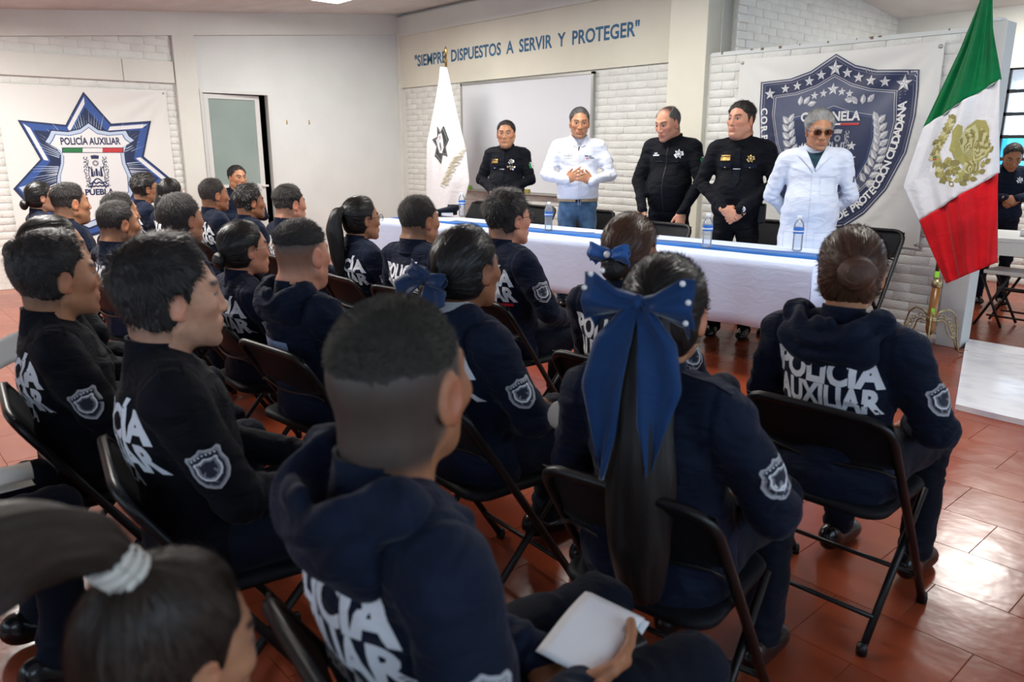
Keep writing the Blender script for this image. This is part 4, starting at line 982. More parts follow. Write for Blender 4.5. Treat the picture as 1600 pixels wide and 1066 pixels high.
# ---- folding chair (steel tube, black), facing +y, seat centre over the origin
def rr(cx_, cy, w, h, r, n=5):
    P = []
    for (sx, sy, a0) in ((1, 1, 0), (-1, 1, 90), (-1, -1, 180), (1, -1, 270)):
        for i in range(n+1):
            a = math.radians(a0+90*i/n); P.append((cx_+sx*(w/2-r)+r*math.cos(a), cy+sy*(h/2-r)+r*math.sin(a)))
    return P
def curved(pts, R=.05, n=5):
    out = [Vector(pts[0])]
    for i in range(1, len(pts)-1):
        p, a, b = Vector(pts[i]), Vector(pts[i-1]), Vector(pts[i+1]); u = (a-p).normalized(); v = (b-p).normalized()
        for k in range(n+1): t = k/n; out.append((p+u*R)*(1-t)**2+p*2*t*(1-t)+(p+v*R)*t*t)
    out.append(Vector(pts[-1])); return out
_ch = {}
def chair_parts():
    H = .715; yb = -.235; SZ = .425
    line = lambda z: .205+(yb-.205)*(z/H)                     # the main tube leans back from the front foot
    m = MB(); w = .215
    m.tube(curved([(-w, line(.0)+.0, .012), (-w, line(.30), .30), (-w+.005, line(H)-.012, H), (w-.005, line(H)-.012, H), (w, line(.30), .30), (w, line(.0), .012)], .075), .0125, 10); _ch['back_frame'] = m.mesh('back_frame', True)
    m = MB(); m.tube([(-w, line(.13), .13), (w, line(.13), .13)], .008, 8); m.obj; _ch['front_stretcher'] = m.mesh('front_stretcher', True)
    for s, nm in ((-1, 'l'), (1, 'r')):
        m = MB(); m.tube([(s*.192, .155, SZ-.02), (s*.192, -.20, .012)], .0115, 8); _ch['rear_'+nm] = m.mesh('rear_leg', True)
        m = MB(); m.lathe([(.015, .001), (.016, .02), (.013, .035)], 10, (s*.192, -.20, 0)); _ch['foot_'+nm] = m.mesh('rubber_foot', True); m = MB(); m.lathe([(.016, .001), (.017, .02), (.014, .035)], 10, (s*w, line(0), 0)); _ch['ffoot_'+nm] = m.mesh('rubber_foot', True)
    m = MB(); m.tube([(-.192, -.135, .09), (.192, -.135, .09)], .008, 8); _ch['rear_stretcher'] = m.mesh('rear_stretcher', True)
    # seat pan: rounded, slightly dished
    bm = bmesh.new(); P = rr(0, 0, .385, .385, .07, 6); rings = [(1.0, -.018), (1.02, -.006), (1.0, .004), (.93, .008), (.6, .001), (.2, -.003)]; V = []
    for (k, z) in rings: V += [(x*k, y*k+.0, SZ+z) for x, y in P]
    n = len(P); Fc = []
    for i in range(len(rings)-1): Fc += [(i*n+k, i*n+(k+1) % n, (i+1)*n+(k+1) % n, (i+1)*n+k) for k in range(n)]
    Fc += [tuple(range(n))[::-1], tuple((len(rings)-1)*n+k for k in range(n))]; bm.free()
    _ch['seat'] = npmesh('seat', V, Fc, True)
    # back panel: a curved sheet between the tubes with a pressed lower lip and flared lower corners
    V = []; Fc = []; nu, nv = 18, 9
    for j in range(nv):
        tz = j/(nv-1)
        for i in range(nu):
            u = -1+2*i/(nu-1); zb = .565-.040*abs(u)**3*0+.030*(1-u*u)*-1*.9; zt = H-.004; z = zb+(zt-zb)*tz; x = u*(w-.004-.0*tz)
            y = line(z)-.004-.030*(1-u*u)*(1-.35*tz)-(.010*(1-tz)**6)
            V.append((x, y, z))
    for j in range(nv-1): Fc += [(j*nu+i, j*nu+i+1, (j+1)*nu+i+1, (j+1)*nu+i) for i in range(nu-1)]
    N = len(V); V += [(x, y+.006, z) for x, y, z in V]; Fc += [tuple(k+N for k in f[::-1]) for f in Fc]
    per = [i for i in range(nu)]+[j*nu+nu-1 for j in range(1, nv)]+[(nv-1)*nu+i for i in range(nu-2, -1, -1)]+[j*nu for j in range(nv-2, 0, -1)]
    Fc += [(per[k], per[(k+1) % len(per)]+N*0, per[(k+1) % len(per)]+N, per[k]+N) for k in range(len(per))]
    _ch['backrest'] = npmesh('backrest', V, Fc, True)
    m = MB(); pts = [(u*(w-.008), line(.56)-.013-.030*(1-u*u), .538+.030-.030*(1-u*u)*.9+.03*abs(u)**6*-1) for u in [-1+2*i/14 for i in range(15)]]; m.tube(pts, .0055, 8); _ch['backrest_lip'] = m.mesh('backrest_lip', True)
    for k, me in _ch.items(): me.materials.append(M['seat'] if k in ('seat', 'backrest') else M['chair'])
chair_parts()
def chair(x, y, deg, label, group=None):
    t = thing('folding_chair', label, 'chair', (x, y, 0), math.radians(deg-90), group)
    bf = link('back_frame', _ch['back_frame'], t); link('seat', _ch['seat'], t); br = link('backrest', _ch['backrest'], t); link('backrest_lip', _ch['backrest_lip'], br)
    link('front_stretcher', _ch['front_stretcher'], t); link('rear_stretcher', _ch['rear_stretcher'], t)
    for k in 'lr': l = link('rear_leg', _ch['rear_'+k], t); link('rubber_foot', _ch['foot_'+k], l); link('rubber_foot', _ch['ffoot_'+k], bf)
    return t
# ---- speakers' table under its cloth
TA = np.array([-6.30, 3.83]); TB = np.array([-2.16, 4.228]); TD = TB-TA; TLn = np.linalg.norm(TD); TX = TD/TLn; TY = np.array([-TX[1], TX[0]]); TDp = .76
trz = math.atan2(TX[1], TX[0]); hang = .40
def tpt(u, v, z): q = TA+TX*u+TY*v; return (float(q[0]), float(q[1]), z)
names = ['left', 'middle', 'right']
n3 = 2; Ls = TLn/n3
for k in range(n3):
    t = thing('folding_table', ('folding table under the white cloth, %s half of the long table before the officials' % ['left', 'right'][k]), 'table', tpt(Ls*(k+.5), TDp/2, 0), trz, 'folding tables under the cloth')
    m = MB(); m.box((-Ls/2+.01, -TDp/2+.01, .705), (Ls/2-.01, TDp/2-.01, .738), 0, .006); m.obj('tabletop', M['panel'], t)
    for sx in (-1, 1):
        for sy in (-1, 1): m = MB(); m.tube([(sx*(Ls/2-.25), sy*.24, .705), (sx*(Ls/2-.20), sy*.27, .005)], .013, 8); m.obj('leg', M['chair'], t, True)
        m = MB(); m.tube([(sx*(Ls/2-.21), -.26, .12), (sx*(Ls/2-.21), .26, .12)], .009, 8); m.obj('stretcher', M['chair'], t, True)
M['cloth'] = fabric('white_tablecloth', (.62, .71, .93), rough=.85, bump=.12, var=.03, sheen=.1, sc=3); M['runner'] = fabric('blue_table_runner', (.012, .12, .43), rough=.8, bump=.15, sheen=.2)
def cloth():
    V = []; Fc = []; nu = 150; prof = [(-.012, .742-hang*1.0), (-.014, .742-hang*.85), (-.016, .742-hang*.6), (-.014, .742-hang*.3), (-.010, .742-hang*.1), (-.004, .742), (.01, .748), (.15, .748), (.4, .748), (.6, .748), (TDp-.01, .748), (TDp+.008, .742), (TDp+.012, .60), (TDp+.014, .42)]
    us = [-.022, -.021, -.015]+[TLn*i/nu for i in range(nu+1)]+[TLn+.015, TLn+.021, TLn+.022]
    for j, (v, z) in enumerate(prof):
        for i, u in enumerate(us):
            drop = (.748-z)/hang if j < 5 else 0; uu = u
            w = (.014*math.sin(u*4.2+1)+.009*math.sin(u*9.7)+.006*math.sin(u*21+2))*min(1, abs(drop)) if j < 5 else 0
            zz = z+(.006*math.sin(u*3.1)-.02*(u/TLn-.5) if j == 0 else 0)
            if i in (0, len(us)-1): zz = min(z, .742-hang*1.0) if 5 <= j <= 10 else zz
            V.append(tpt(uu, v-w-.0, zz))
    n = len(us)
    for j in range(len(prof)-1): Fc += [(j*n+i, j*n+i+1, (j+1)*n+i+1, (j+1)*n+i) for i in range(n-1)]
    me = npmesh('tablecloth', V, Fc); o = link('tablecloth', me, None, M['cloth']); o.modifiers.new('s', 'SOLIDIFY').thickness = .002
    tag(o, 'white cloth draped over the long table in front of the standing officials', 'tablecloth')
    # narrow hem line and the end drop
    V = []; nu2 = 60
    for i in range(nu2+1):
        u = -.02+(TLn+.04)*i/nu2; w = .004*math.sin(i*.9)
        for v in (.235+w, .36+.002*math.sin(i), .485+w*.6): V.append(tpt(u, v, .7515+.0015*math.sin(i*.5+v*9)))
    Fc = [(3*i+k, 3*i+3+k, 3*i+4+k, 3*i+1+k) for i in range(nu2) for k in (0, 1)]
    o = link('table_runner', npmesh('table_runner', V, Fc), None, M['runner']); o.modifiers.new('s', 'SOLIDIFY').thickness = .002
    tag(o, 'royal blue runner laid along the middle of the white tablecloth', 'table runner')
cloth()
# ---- bottles
M['label'] = plain('blue_bottle_label', (.03, .16, .55), .4); M['water'] = glassm('water', (.88, .93, .97)); M['cap'] = plain('white_bottle_cap', (.8, .83, .86), .4); M['labelw'] = plain('label_white', (.75, .8, .86), .4)
def bottle(x, y, label, s=1.0):
    t = thing('water_bottle', label, 'bottle', (x, y, .7535), random.random()*6, 'water bottles on the table', s)
    prof = [(.001, .0), (.024, .0), (.030, .006)]
    for i in range(9): z = .014+i*.0115; prof += [(.0305, z), (.0285, z+.005)]
    prof += [(.031, .120), (.031, .155), (.028, .168), (.020, .184), (.0125, .192), (.0125, .205)]
    m = MB(); m.lathe(prof, 20); b = m.obj('body', M['bottle'], t, True)
    m = MB(); m.lathe([(.0315, .108), (.0318, .110), (.0318, .143), (.0315, .145)], 20, cap=False); l = m.obj('label', M['label'], b, True)
    m = MB(); m.lathe([(.0321, .118), (.0321, .126)], 20, cap=False); m.obj('label_stripe', M['labelw'], b, True)
    m = MB(); m.lathe([(.014, .196), (.0145, .198), (.0145, .212), (.013, .214)], 16); m.obj('cap', M['cap'], t, True)
for (px, py, lab) in ((722, 338, 'clear water bottle beside the peaked cap at the left end of the table'), (857, 360, 'clear water bottle before the man in white shirt and jeans'), (1104, 387, 'clear water bottle between the two dark uniformed officers on the right'), (1245, 392, 'clear water bottle in front of the man in the white coat')):
    q = onZ(px, py, .7535); bottle(q[0], q[1], lab, 1.06)
# ---- peaked cap on the table
q = onZ(697, 338, .75)
t = thing('peaked_cap', 'navy peaked cap with white band lying at the left end of the table', 'cap', (q[0], q[1]+.02, .752), math.radians(-40))
m = MB(); n = 28; V = []
for (r_, z, k) in ((.085, .012, 0), (.086, .045, 0), (.118, .062, .012), (.125, .072, .020), (.115, .082, .026), (.06, .088, .024), (.001, .089, .022)):
    for i in range(n): a = 2*PI*i/n; V.append((r_*math.cos(a), r_*1.1*math.sin(a), z+k*math.sin(a)))
m.raw(V, [(j*n+i, j*n+(i+1) % n, (j+1)*n+(i+1) % n, (j+1)*n+i) for j in range(6) for i in range(n)]); crown = m.obj('crown', M['navy2'], t, True)
m = MB(); m.lathe([(.0875, .012), (.0885, .014), (.0885, .036), (.0875, .038)], 28, cap=False); m.obj('band', M['print'], t, True)
m = MB(); V = []
for (r_, z) in ((.084, .014), (.11, .010), (.135, .002)):
    for i in range(13): a = math.radians(-90-60+120*i/12); V.append((r_*math.cos(a)*.95, r_*math.sin(a)-.004, z))
m.raw(V, [(j*13+i, j*13+i+1, (j+1)*13+i+1, (j+1)*13+i) for j in range(2) for i in range(12)]); o = m.obj('visor', M['shoe'], t, True); o.modifiers.new('s', 'SOLIDIFY').thickness = .003
a = Art(); a.poly(star_pts(7, .02, .011), 0); o = link('cap_badge', a.mesh('cap_badge', lambda u, v, l: (u, -.112-l, .066+v*.8)), t, M['silver'])
q = onZ(690, 345, .752); t = thing('paper_sheet', 'folded white paper under the peaked cap on the table', 'paper', (q[0], q[1], .7545), .3); m = MB(); m.box((-.13, -.05, 0), (.12, .05, .003)); m.box((-.125, -.045, .0032), (.11, .048, .006)); m.obj('sheets', M['paper'], t)
q = onZ(915, 362, .7535); t = thing('paper_sheet', 'small white paper on the runner before the man in the white shirt', 'paper', (q[0], q[1], .7545), .5); m = MB(); m.box((-.07, -.05, 0), (.07, .05, .002)); m.obj('sheets', M['paper'], t)
# ---- whiteboard
A_ = onY(720, 132, YW-.05); B_ = onY(927, 109, YW-.05); C_ = onY(727, 298, YW-.05)
wx0, wx1, wz_1, wz_0 = A_[0], B_[0], 2.155, .885
t = thing('whiteboard', 'large white dry-erase board with grey aluminium rim on the brick wall', 'whiteboard', ((wx0+wx1)/2, YW-.03, (wz_0+wz_1)/2)); hw, hh = (wx1-wx0)/2, (wz_1-wz_0)/2
m = MB(); m.box((-hw, -.016, -hh), (hw, .01, hh)); m.obj('writing_surface', plain('whiteboard_enamel', (.66, .68, .72), .22), t)
M['rim'] = plain('grey_aluminium', (.42, .42, .40), .35, metal=.6)
m = MB(); b_ = .022; m.box((-hw-.005, -.026, hh-b_), (hw+.005, .012, hh+.005)); m.box((-hw-.005, -.026, -hh-.005), (hw+.005, .012, -hh+b_)); m.box((-hw-.005, -.026, -hh), (-hw+b_, .012, hh)); m.box((hw-b_, -.026, -hh), (hw+.005, .012, hh)); m.obj('rim', M['rim'], t)
m = MB(); m.box((-hw+.1, -.052, -hh-.006), (hw-.1, -.024, -hh+.004), 0, .002); tray = m.obj('marker_tray', M['rim'], t)
tr_z = wz_0+.004
for (px, lab, c) in ((730, 'lime green eraser on the whiteboard tray beside the white flag', (.30, .60, .05)), (821, 'olive sponge on the whiteboard tray behind the left officer', (.30, .25, .05))):
    q = onY(px, 295, YW-.09); m = MB(); m.box((-.035, -.02, 0), (.035, .02, .05), 0, .006); o = m.obj('eraser', noisy('eraser_foam', tuple(x*.8 for x in c), c, 30), None, False, (max(q[0], wx0+.14) if px < 800 else q[0], YW-.058, tr_z)); tag(o, lab, 'eraser')
# nails and hooks on the walls
for (px, py, lab) in ((448, 192, 'small brass hook on the white wall right of the door, nearer the door'), (483, 192, 'small brass hook on the white wall right of the door, farther from the door')):
    q = onX(px, py, XL+.001); m = MB(); m.tube([(0, 0, .02), (.014, 0, .018), (.02, 0, 0), (.012, 0, -.016)], .0025, 6); m.box((-.001, -.006, -.02), (.004, .006, .03)); o = m.obj('wall_hook', M['gold'], None, True, (q[0], q[1], q[2])); tag(o, lab, 'hook')
# ================================================================ BANNERS
BM = {}
def bm_(k, c, r=.5): BM[k] = plain('banner_'+k, c, r); return BM[k]
bm_('vinyl', (.73, .73, .70)); bm_('navy', (.010, .022, .075)); bm_('blue', (.030, .085, .30)); bm_('sky', (.48, .58, .72)); bm_('white', (.74, .75, .75)); bm_('ink', (.016, .025, .085)); bm_('green', (.02, .17, .05)); bm_('red', (.50, .03, .03)); bm_('deep', (.020, .030, .085)); bm_('grey', (.16, .175, .23)); bm_('silver', (.42, .43, .47)); bm_('slate', (.085, .10, .17)); bm_('mid', (.045, .085, .22))
BK = list(BM.keys()); BI = {k: i for i, k in enumerate(BK)}; BL = [BM[k] for k in BK]
def rays(a, c, r0, r1, n, mi, a0, a1, w=.02, seed=0):
    r = random.Random(seed)
    for i in range(n):
        th = a0+(a1-a0)*(i+.5)/n; L_ = r0+(r1-r0)*r.uniform(.45, 1); ww = w*r.uniform(.6, 1.3)
        a.poly([(c[0]+r0*math.cos(th-ww), c[1]+r0*math.sin(th-ww)), (c[0]+L_*math.cos(th), c[1]+L_*math.sin(th)), (c[0]+r0*math.cos(th+ww), c[1]+r0*math.sin(th+ww))], mi, .2, layer=6)
def inset(pts, k, c): return [(c[0]+(x-c[0])*k, c[1]+(y-c[1])*k) for x, y in pts]
def stroke(a, pts, w, mi, layer):
    for (x0, y0), (x1, y1) in zip(pts, pts[1:]):
        L_ = math.hypot(x1-x0, y1-y0); 
        if L_ < 1e-6: continue
        nx_, ny_ = -(y1-y0)/L_*w/2, (x1-x0)/L_*w/2; a.poly([(x0+nx_, y0+ny_), (x1+nx_, y1+ny_), (x1-nx_, y1-ny_), (x0-nx_, y0-ny_)], mi, .2, layer=layer)
def crest(a, cx_, cy, w, h, c1, c2, seed=3):
    """ornate crest drawn in line: scroll-work frame, tower between two figures, crown"""
    a.lay += 1; L0 = a.lay; c = c1; lw = w*.030
    for side in (-1, 1):
        for i in range(10):
            y = cy-h*.44+h*.88*i/9; x = cx_+side*w*.40; R_ = w*(.10 if i % 2 else .075)
            stroke(a, [(x+side*R_*(1-k/11)*math.cos(k*.62+i), y+R_*(1-k/11)*math.sin(k*.62+i)) for k in range(10)], lw, c, L0)
        stroke(a, [(cx_+side*w*(.30+.02*math.sin(k*1.3)), cy-h*.40+h*.78*k/14) for k in range(15)], lw, c, L0)
        # small robed figure
        fx = cx_+side*w*.18; a.poly([(fx-.03*w, cy+.12*h), (fx+.03*w, cy+.12*h), (fx+.06*w, cy-.14*h), (fx-.06*w, cy-.14*h)], c, .2, layer=L0); a.poly([(fx+.03*w*math.cos(q), cy+.15*h+.03*w*math.sin(q)) for q in [k*PI/3 for k in range(6)]], c, .2, layer=L0)
        stroke(a, [(fx, cy+.08*h), (fx+side*.10*w, cy+.17*h), (fx+side*.12*w, cy+.02*h)], lw*1.3, c, L0)
        stroke(a, [(cx_+side*w*.06*k, cy-h*.20-h*.012*k*k) for k in range(6)], lw*2, c, L0)
    for dx, tw, th in ((0, .09, .20), (-.09, .05, .13), (.09, .05, .13)):
        x = cx_+dx*w; a.poly([(x-tw*w/2, cy-.12*h), (x+tw*w/2, cy-.12*h), (x+tw*w/2, cy-.12*h+th*h), (x, cy-.10*h+th*h+.03*h), (x-tw*w/2, cy-.12*h+th*h)], c, .2, layer=L0)
    a.poly([(cx_-.14*w, cy+.40*h), (cx_+.14*w, cy+.40*h), (cx_+.17*w, cy+.50*h), (cx_+.07*w, cy+.455*h), (cx_, cy+.52*h), (cx_-.07*w, cy+.455*h), (cx_-.17*w, cy+.50*h)], c, .2, layer=L0)
    for k in range(12):
        th = k*PI/6; stroke(a, [(cx_+.06*w*math.cos(th), cy+.27*h+.06*w*math.sin(th)), (cx_+.13*w*math.cos(th), cy+.27*h+.13*w*math.sin(th))], lw, c, L0)
    stroke(a, [(cx_+w*(-.34+.68*k/12), cy-h*(.33+.03*math.sin(k*1.6))) for k in range(13)], lw*2.2, c, L0); stroke(a, [(cx_+w*(-.40+.80*k/14), cy-h*(.43+.02*math.sin(k*2.1))) for k in range(15)], lw*2.2, c, L0)
# --- left banner: star badge.  banner plane coordinates: u = world y, v = world z
by0, by1, bz0, bz1 = 1.44, 3.045, .40, 2.01
def rip1(u, v):
    s = (u-by0)/(by1-by0); t = (v-bz0)/(bz1-bz0); d = math.hypot(u-by1, v-bz1); an = math.atan2(bz1-v, by1-u)
    return .022+.007*math.sin(an*15)*math.exp(-d*1.3)*min(1, d*5)+.006*math.sin(s*9+t*1.2)*(1-.3*t)+.004*math.sin(t*11+s*3)
def fn1(u, v, l): return (XL+.006+rip1(u, v)+l, u, v)
t = thing('star_banner', 'white vinyl banner with large blue star badge lettered POLICÍA AUXILIAR PUEBLA', 'banner', (0, 0, 0))
V = []; nu, nv = 60, 60
for j in range(nv+1):
    for i in range(nu+1):
        u = by0+(by1-by0)*i/nu; v = bz0+(bz1-bz0)*j/nv-.012*math.sin(PI*i/nu)*(j/nv); V.append(fn1(u, v, 0))
def gridf(nu, nv): return [(j*(nu+1)+i, j*(nu+1)+i+1, (j+1)*(nu+1)+i+1, (j+1)*(nu+1)+i) for j in range(nv) for i in range(nu)]
o = link('cloth', npmesh('cloth', V, gridf(nu, nv)), t, BM['vinyl'])
p2 = lambda x, y: (lambda q: (q[1], q[2]))(onX(x, y, XL+.03))
tips = [(130.2, 143.2), (236.3, 188.9), (272, 283.5), (205, 352), (62, 352), (20.5, 295.3), (27, 187.4)]; val = [(173.8, 193.2), (224.5, 244.6), (228, 312), (134, 372), (45, 322), (62.6, 249), (102.5, 195)]
star = []
for a_, b_ in zip(tips, val): star += [p2(*a_), p2(*b_)]
ctr = p2(143, 262); art = Art()
art.poly(star, BI['navy'], .05); art.poly(inset(star, .955, ctr), BI['blue'], .05)
# pale bevel on alternate edges
for k in range(0, 14, 2):
    j = (k-1) % 14; P0, P1 = star[k], star[j]
    if k in (2, 0, 12, 10, 8): pass
    a1, b1 = inset([P0], .93, ctr)[0], inset([P1], .93, ctr)[0]; a2, b2 = inset([P0], .84, ctr)[0], inset([P1], .84, ctr)[0]
    art.poly([a1, b1, b2, a2], BI['white' if k in (0, 2, 4, 12) else 'sky'], .05, layer=3)
art.poly(inset(star, .80, ctr), BI['navy'], .05, layer=4)
for i, (x, y) in enumerate(tips):
    P = p2(x, y); th = math.atan2(P[1]-ctr[1], P[0]-ctr[0]); R = math.hypot(P[0]-ctr[0], P[1]-ctr[1])
    rays(art, ctr, R*.40, R*.80, 13, BI['sky'], th-.33, th+.33, .014, i); rays(art, ctr, R*.40, R*.72, 5, BI['white'], th-.2, th+.2, .012, i+50)
def shield_uv(k, dx=0, dy=0):
    P = [(138.5, 197), (152, 207), (170, 210), (193, 208), (197, 216), (205, 222), (194, 228), (190, 240), (192, 255), (201, 275), (203, 300), (190, 325), (160, 342), (139, 350)]
    L_ = [(138.5, 197), (126, 206), (108, 210), (84, 208), (80, 217), (75, 224), (90, 232), (98, 243), (98, 256), (93, 275), (92, 300), (100, 325), (122, 342)]
    c = p2(140, 262); return inset([p2(*q) for q in P+L_[:0:-1]], k, c)
art.lay = 7
art.poly(shield_uv(1.10), BI['navy'], .05); art.poly(shield_uv(1.065), BI['sky'], .05); art.poly(shield_uv(.975), BI['blue'], .05); art.poly(shield_uv(.955), BI['white'], .05)
def put_text(art, s, pa, pb, mi, bold=.03, zs=1.0):
    """text whose baseline runs from pa to pb (plane coordinates)"""
    L_ = math.hypot(pb[0]-pa[0], pb[1]-pa[1]); V, Fc = bm_arrays(text_bm(s, .1, bold, .03, L_, 'LEFT')); x0 = V[:, 0].min(); V[:, 0] -= x0; V[:, 1] *= zs; art.add(V, Fc, mi, dx=pa[0], dy=pa[1], rot=math.atan2(pb[1]-pa[1], pb[0]-pa[0]))
put_text(art, 'POLICÍA AUXILIAR', p2(95, 226), p2(188.5, 225.5), BI['ink'], .035, .98)
put_text(art, 'PUEBLA', p2(134, 305), p2(179, 303.5), BI['ink'], .045, .85)
for k, c in enumerate(('green', 'white', 'red')):
    a_, b_ = p2(98+31*k, 231.5), p2(98+31*(k+1), 231.5); c_, d_ = p2(98+31*(k+1), 238), p2(98+31*k, 238); art.poly([a_, b_, c_, d_], BI[c], .05, layer=13)
a_, b_, c_, d_ = p2(96.5, 230.5), p2(192.5, 230.5), p2(192.5, 239), p2(96.5, 239); art.poly([a_, b_, c_, d_], BI['ink'], .05, layer=12); art.lay = 14
cc = p2(151, 269); crest(art, cc[0], cc[1], .245, .34, BI['ink'], BI['sky'])
link('printed_star', art.mesh('printed_star', lambda u, v, l: fn1(u, v, l+.0035), .0003), t, BL)
for (u, v) in ((by1-.03, bz1-.03), (by1-.03, bz0+.04)):
    m = MB(); c = fn1(u, v, .002); m.lathe([(.012, 0), (.012, .004), (.006, .006)], 10, mi=0); g = m.obj('eyelet', M['rim'], t, True, c); g.rotation_euler = (0, PI/2, 0)
# --- right banner: shield
def rip2(u, v):
    d = math.hypot(u-bu1, v-bv1); an = math.atan2(bv1-v, bu1-u); d2 = math.hypot(u-bu0, v-bv1); an2 = math.atan2(bv1-v, u-bu0)
    return .026+.010*math.sin(an*15)*math.exp(-d*.9)*min(1, d*2.2)+.006*math.sin(an2*13)*math.exp(-d2*1.6)*min(1, d2*2.2)+.004*math.sin(u*7+v*4)
def fn2(u, v, l): return (u, YP-rip2(u, v)-l, v)
t = thing('shield_banner', 'white vinyl banner with big navy shield of stars and laurels on the partition', 'banner', (0, 0, 0)); V = []; nu, nv = 70, 56
c_tl, c_tr = onY(1157, 94, YP-.026), onY(1477, 62, YP-.026); c_br = onY(1434, 389, YP-.026)
bu0, bu1, bv1, bv0 = c_tl[0], c_tr[0], (c_tl[2]+c_tr[2])/2, c_br[2]
for j in range(nv+1):
    for i in range(nu+1):
        u = bu0+(bu1-bu0)*i/nu; v = bv0+(bv1-bv0)*j/nv; v += .010*math.sin(PI*i/nu)*(1-2*j/nv); V.append(fn2(u, v, 0))
link('cloth', npmesh('cloth', V, gridf(nu, nv)), t, BM['vinyl'])
s2 = lambda x, y: (lambda q: (q[0], q[2]))(onY(x, y, YP-.03))
SH = [(1307, 84), (1337, 101.5), (1372, 109), (1437, 108.5), (1435, 140), (1431.4, 181), (1417, 238.6), (1385, 296), (1350, 334), (1318, 355), (1282, 357), (1250, 350), (1217.7, 324.8), (1198.6, 280), (1188, 219.5), (1187, 170), (1189.6, 128.6), (1235, 123), (1267, 111)]
P = [s2(*q) for q in SH]; c2 = s2(1308, 225); art = Art()
for k, c in ((1.0, 'ink'), (.985, 'silver'), (.968, 'ink'), (.945, 'grey'), (.937, 'deep')): art.poly(inset(P, k, c2), BI[c], .035)
art.lay = 6
IN = [(1304, 119), (1330, 133), (1360, 141), (1400, 144), (1398, 190), (1386, 235), (1360, 280), (1330, 310), (1300, 322), (1262, 305), (1232, 270), (1216, 225), (1209, 180), (1212, 152), (1245, 147), (1275, 136)]
Pi = [s2(*q) for q in IN]; c3 = s2(1304, 225)
for k, c in ((1.03, 'silver'), (1.018, 'ink'), (1.0, 'silver'), (.985, 'slate')): art.poly(inset(Pi, k, c3), BI[c], .035)
CN = [(1303, 165), (1330, 174), (1368, 180), (1366, 215), (1356, 250), (1332, 290), (1304, 305), (1274, 290), (1250, 250), (1240, 215), (1238, 184), (1275, 176)]; Pc = [s2(*q) for q in CN]; c4 = s2(1303, 235)
for k, c in ((1.0, 'silver'), (.985, 'deep'), (.955, 'mid'), (.93, 'deep')): art.poly(inset(Pc, k, c4), BI[c], .035)
def bstar(x, y, r):
    q = s2(x, y); art.poly(star_pts(5, r, r*.42, cx=q[0], cy=q[1]), BI['silver'], .06, layer=20)
    for i in range(5):
        a0 = PI/2+i*2*PI/5; art.poly([(q[0], q[1]), (q[0]+r*.97*math.cos(a0), q[1]+r*.97*math.sin(a0)), (q[0]+r*.40*math.cos(a0+PI/5), q[1]+r*.40*math.sin(a0+PI/5))], BI['white'], .06, layer=21)
for (x, y, r) in ((1306, 107, .062), (1283.5, 117.5, .042), (1264.7, 127, .042), (1246, 134.5, .038), (1228, 139, .038), (1204, 147, .05), (1324.5, 114, .042), (1342, 121, .042), (1362, 126, .042), (1384, 128, .042), (1413.5, 130.5, .062), (1301.5, 139.5, .05), (1286.5, 146, .034), (1272.5, 149.5, .034), (1315.5, 143.5, .034), (1328, 146.5, .034), (1331, 228, .038), (1331, 247, .036), (1254, 230, .036), (1256, 250, .034)): bstar(x, y, r)
# laurel branches
def leaf(x, y, a0, L_, mi):
    q = s2(x, y); c, s = math.cos(a0), math.sin(a0); W_ = L_*.28
    pts = [(0, 0), (L_*.3, W_), (L_*.65, W_*.9), (L_, 0), (L_*.65, -W_*.9), (L_*.3, -W_)]
    art.poly([(q[0]+c*a-s*b, q[1]+s*a+c*b) for a, b in pts], BI['silver'], .1, layer=22)
    art.poly([(q[0]+c*a-s*b, q[1]+s*a+c*b) for a, b in [(L_*.1, .0), (L_*.4, W_*.75), (L_*.92, 0)]], BI['white'], .1, layer=23)
for i in range(9):
    f = i/8; xr = 1372-22*f**2.2+4*math.sin(f*3); yr = 190+95*f; leaf(xr, yr, 2.05+.0*f, .085, 0); leaf(xr, yr+3, .85-.5*f, .085, 0)
    xl = 1233+24*f**2.2; leaf(xl, yr+2, 1.05+.1*f, .085, 0); leaf(xl, yr+4, 2.3+.5*f, .085, 0)
for (x, y, a_) in ((1256, 163, .9), (1262, 164, .25), (1250, 165, 1.5), (1340, 163, 2.2), (1334, 158, 2.9), (1348, 163, 1.5), (1356, 160, .9), (1340, 300, 1.9), (1352, 290, .2)): leaf(x, y, a_, .075, 0)
art.lay = 26
put_text(art, 'CENTINELA', s2(1252, 190), s2(1344, 187.5), BI['white'], .035, .95)
a_ = s2(1285, 196); b_ = s2(1343, 192); art.poly([a_, (b_[0], a_[1]), (b_[0], a_[1]+.014), (a_[0], a_[1]+.014)], BI['white'], .1); a_ = s2(1313, 196); art.poly([a_, (b_[0], a_[1]), (b_[0], a_[1]+.016), (a_[0], a_[1]+.016)], BI['red'], .1)
cc = s2(1307, 232); crest(art, cc[0], cc[1], .20, .28, BI['silver'], BI['deep'], 9)
put_text(art, '2023', s2(1313, 266), s2(1343, 265), BI['white'], .02, .85)
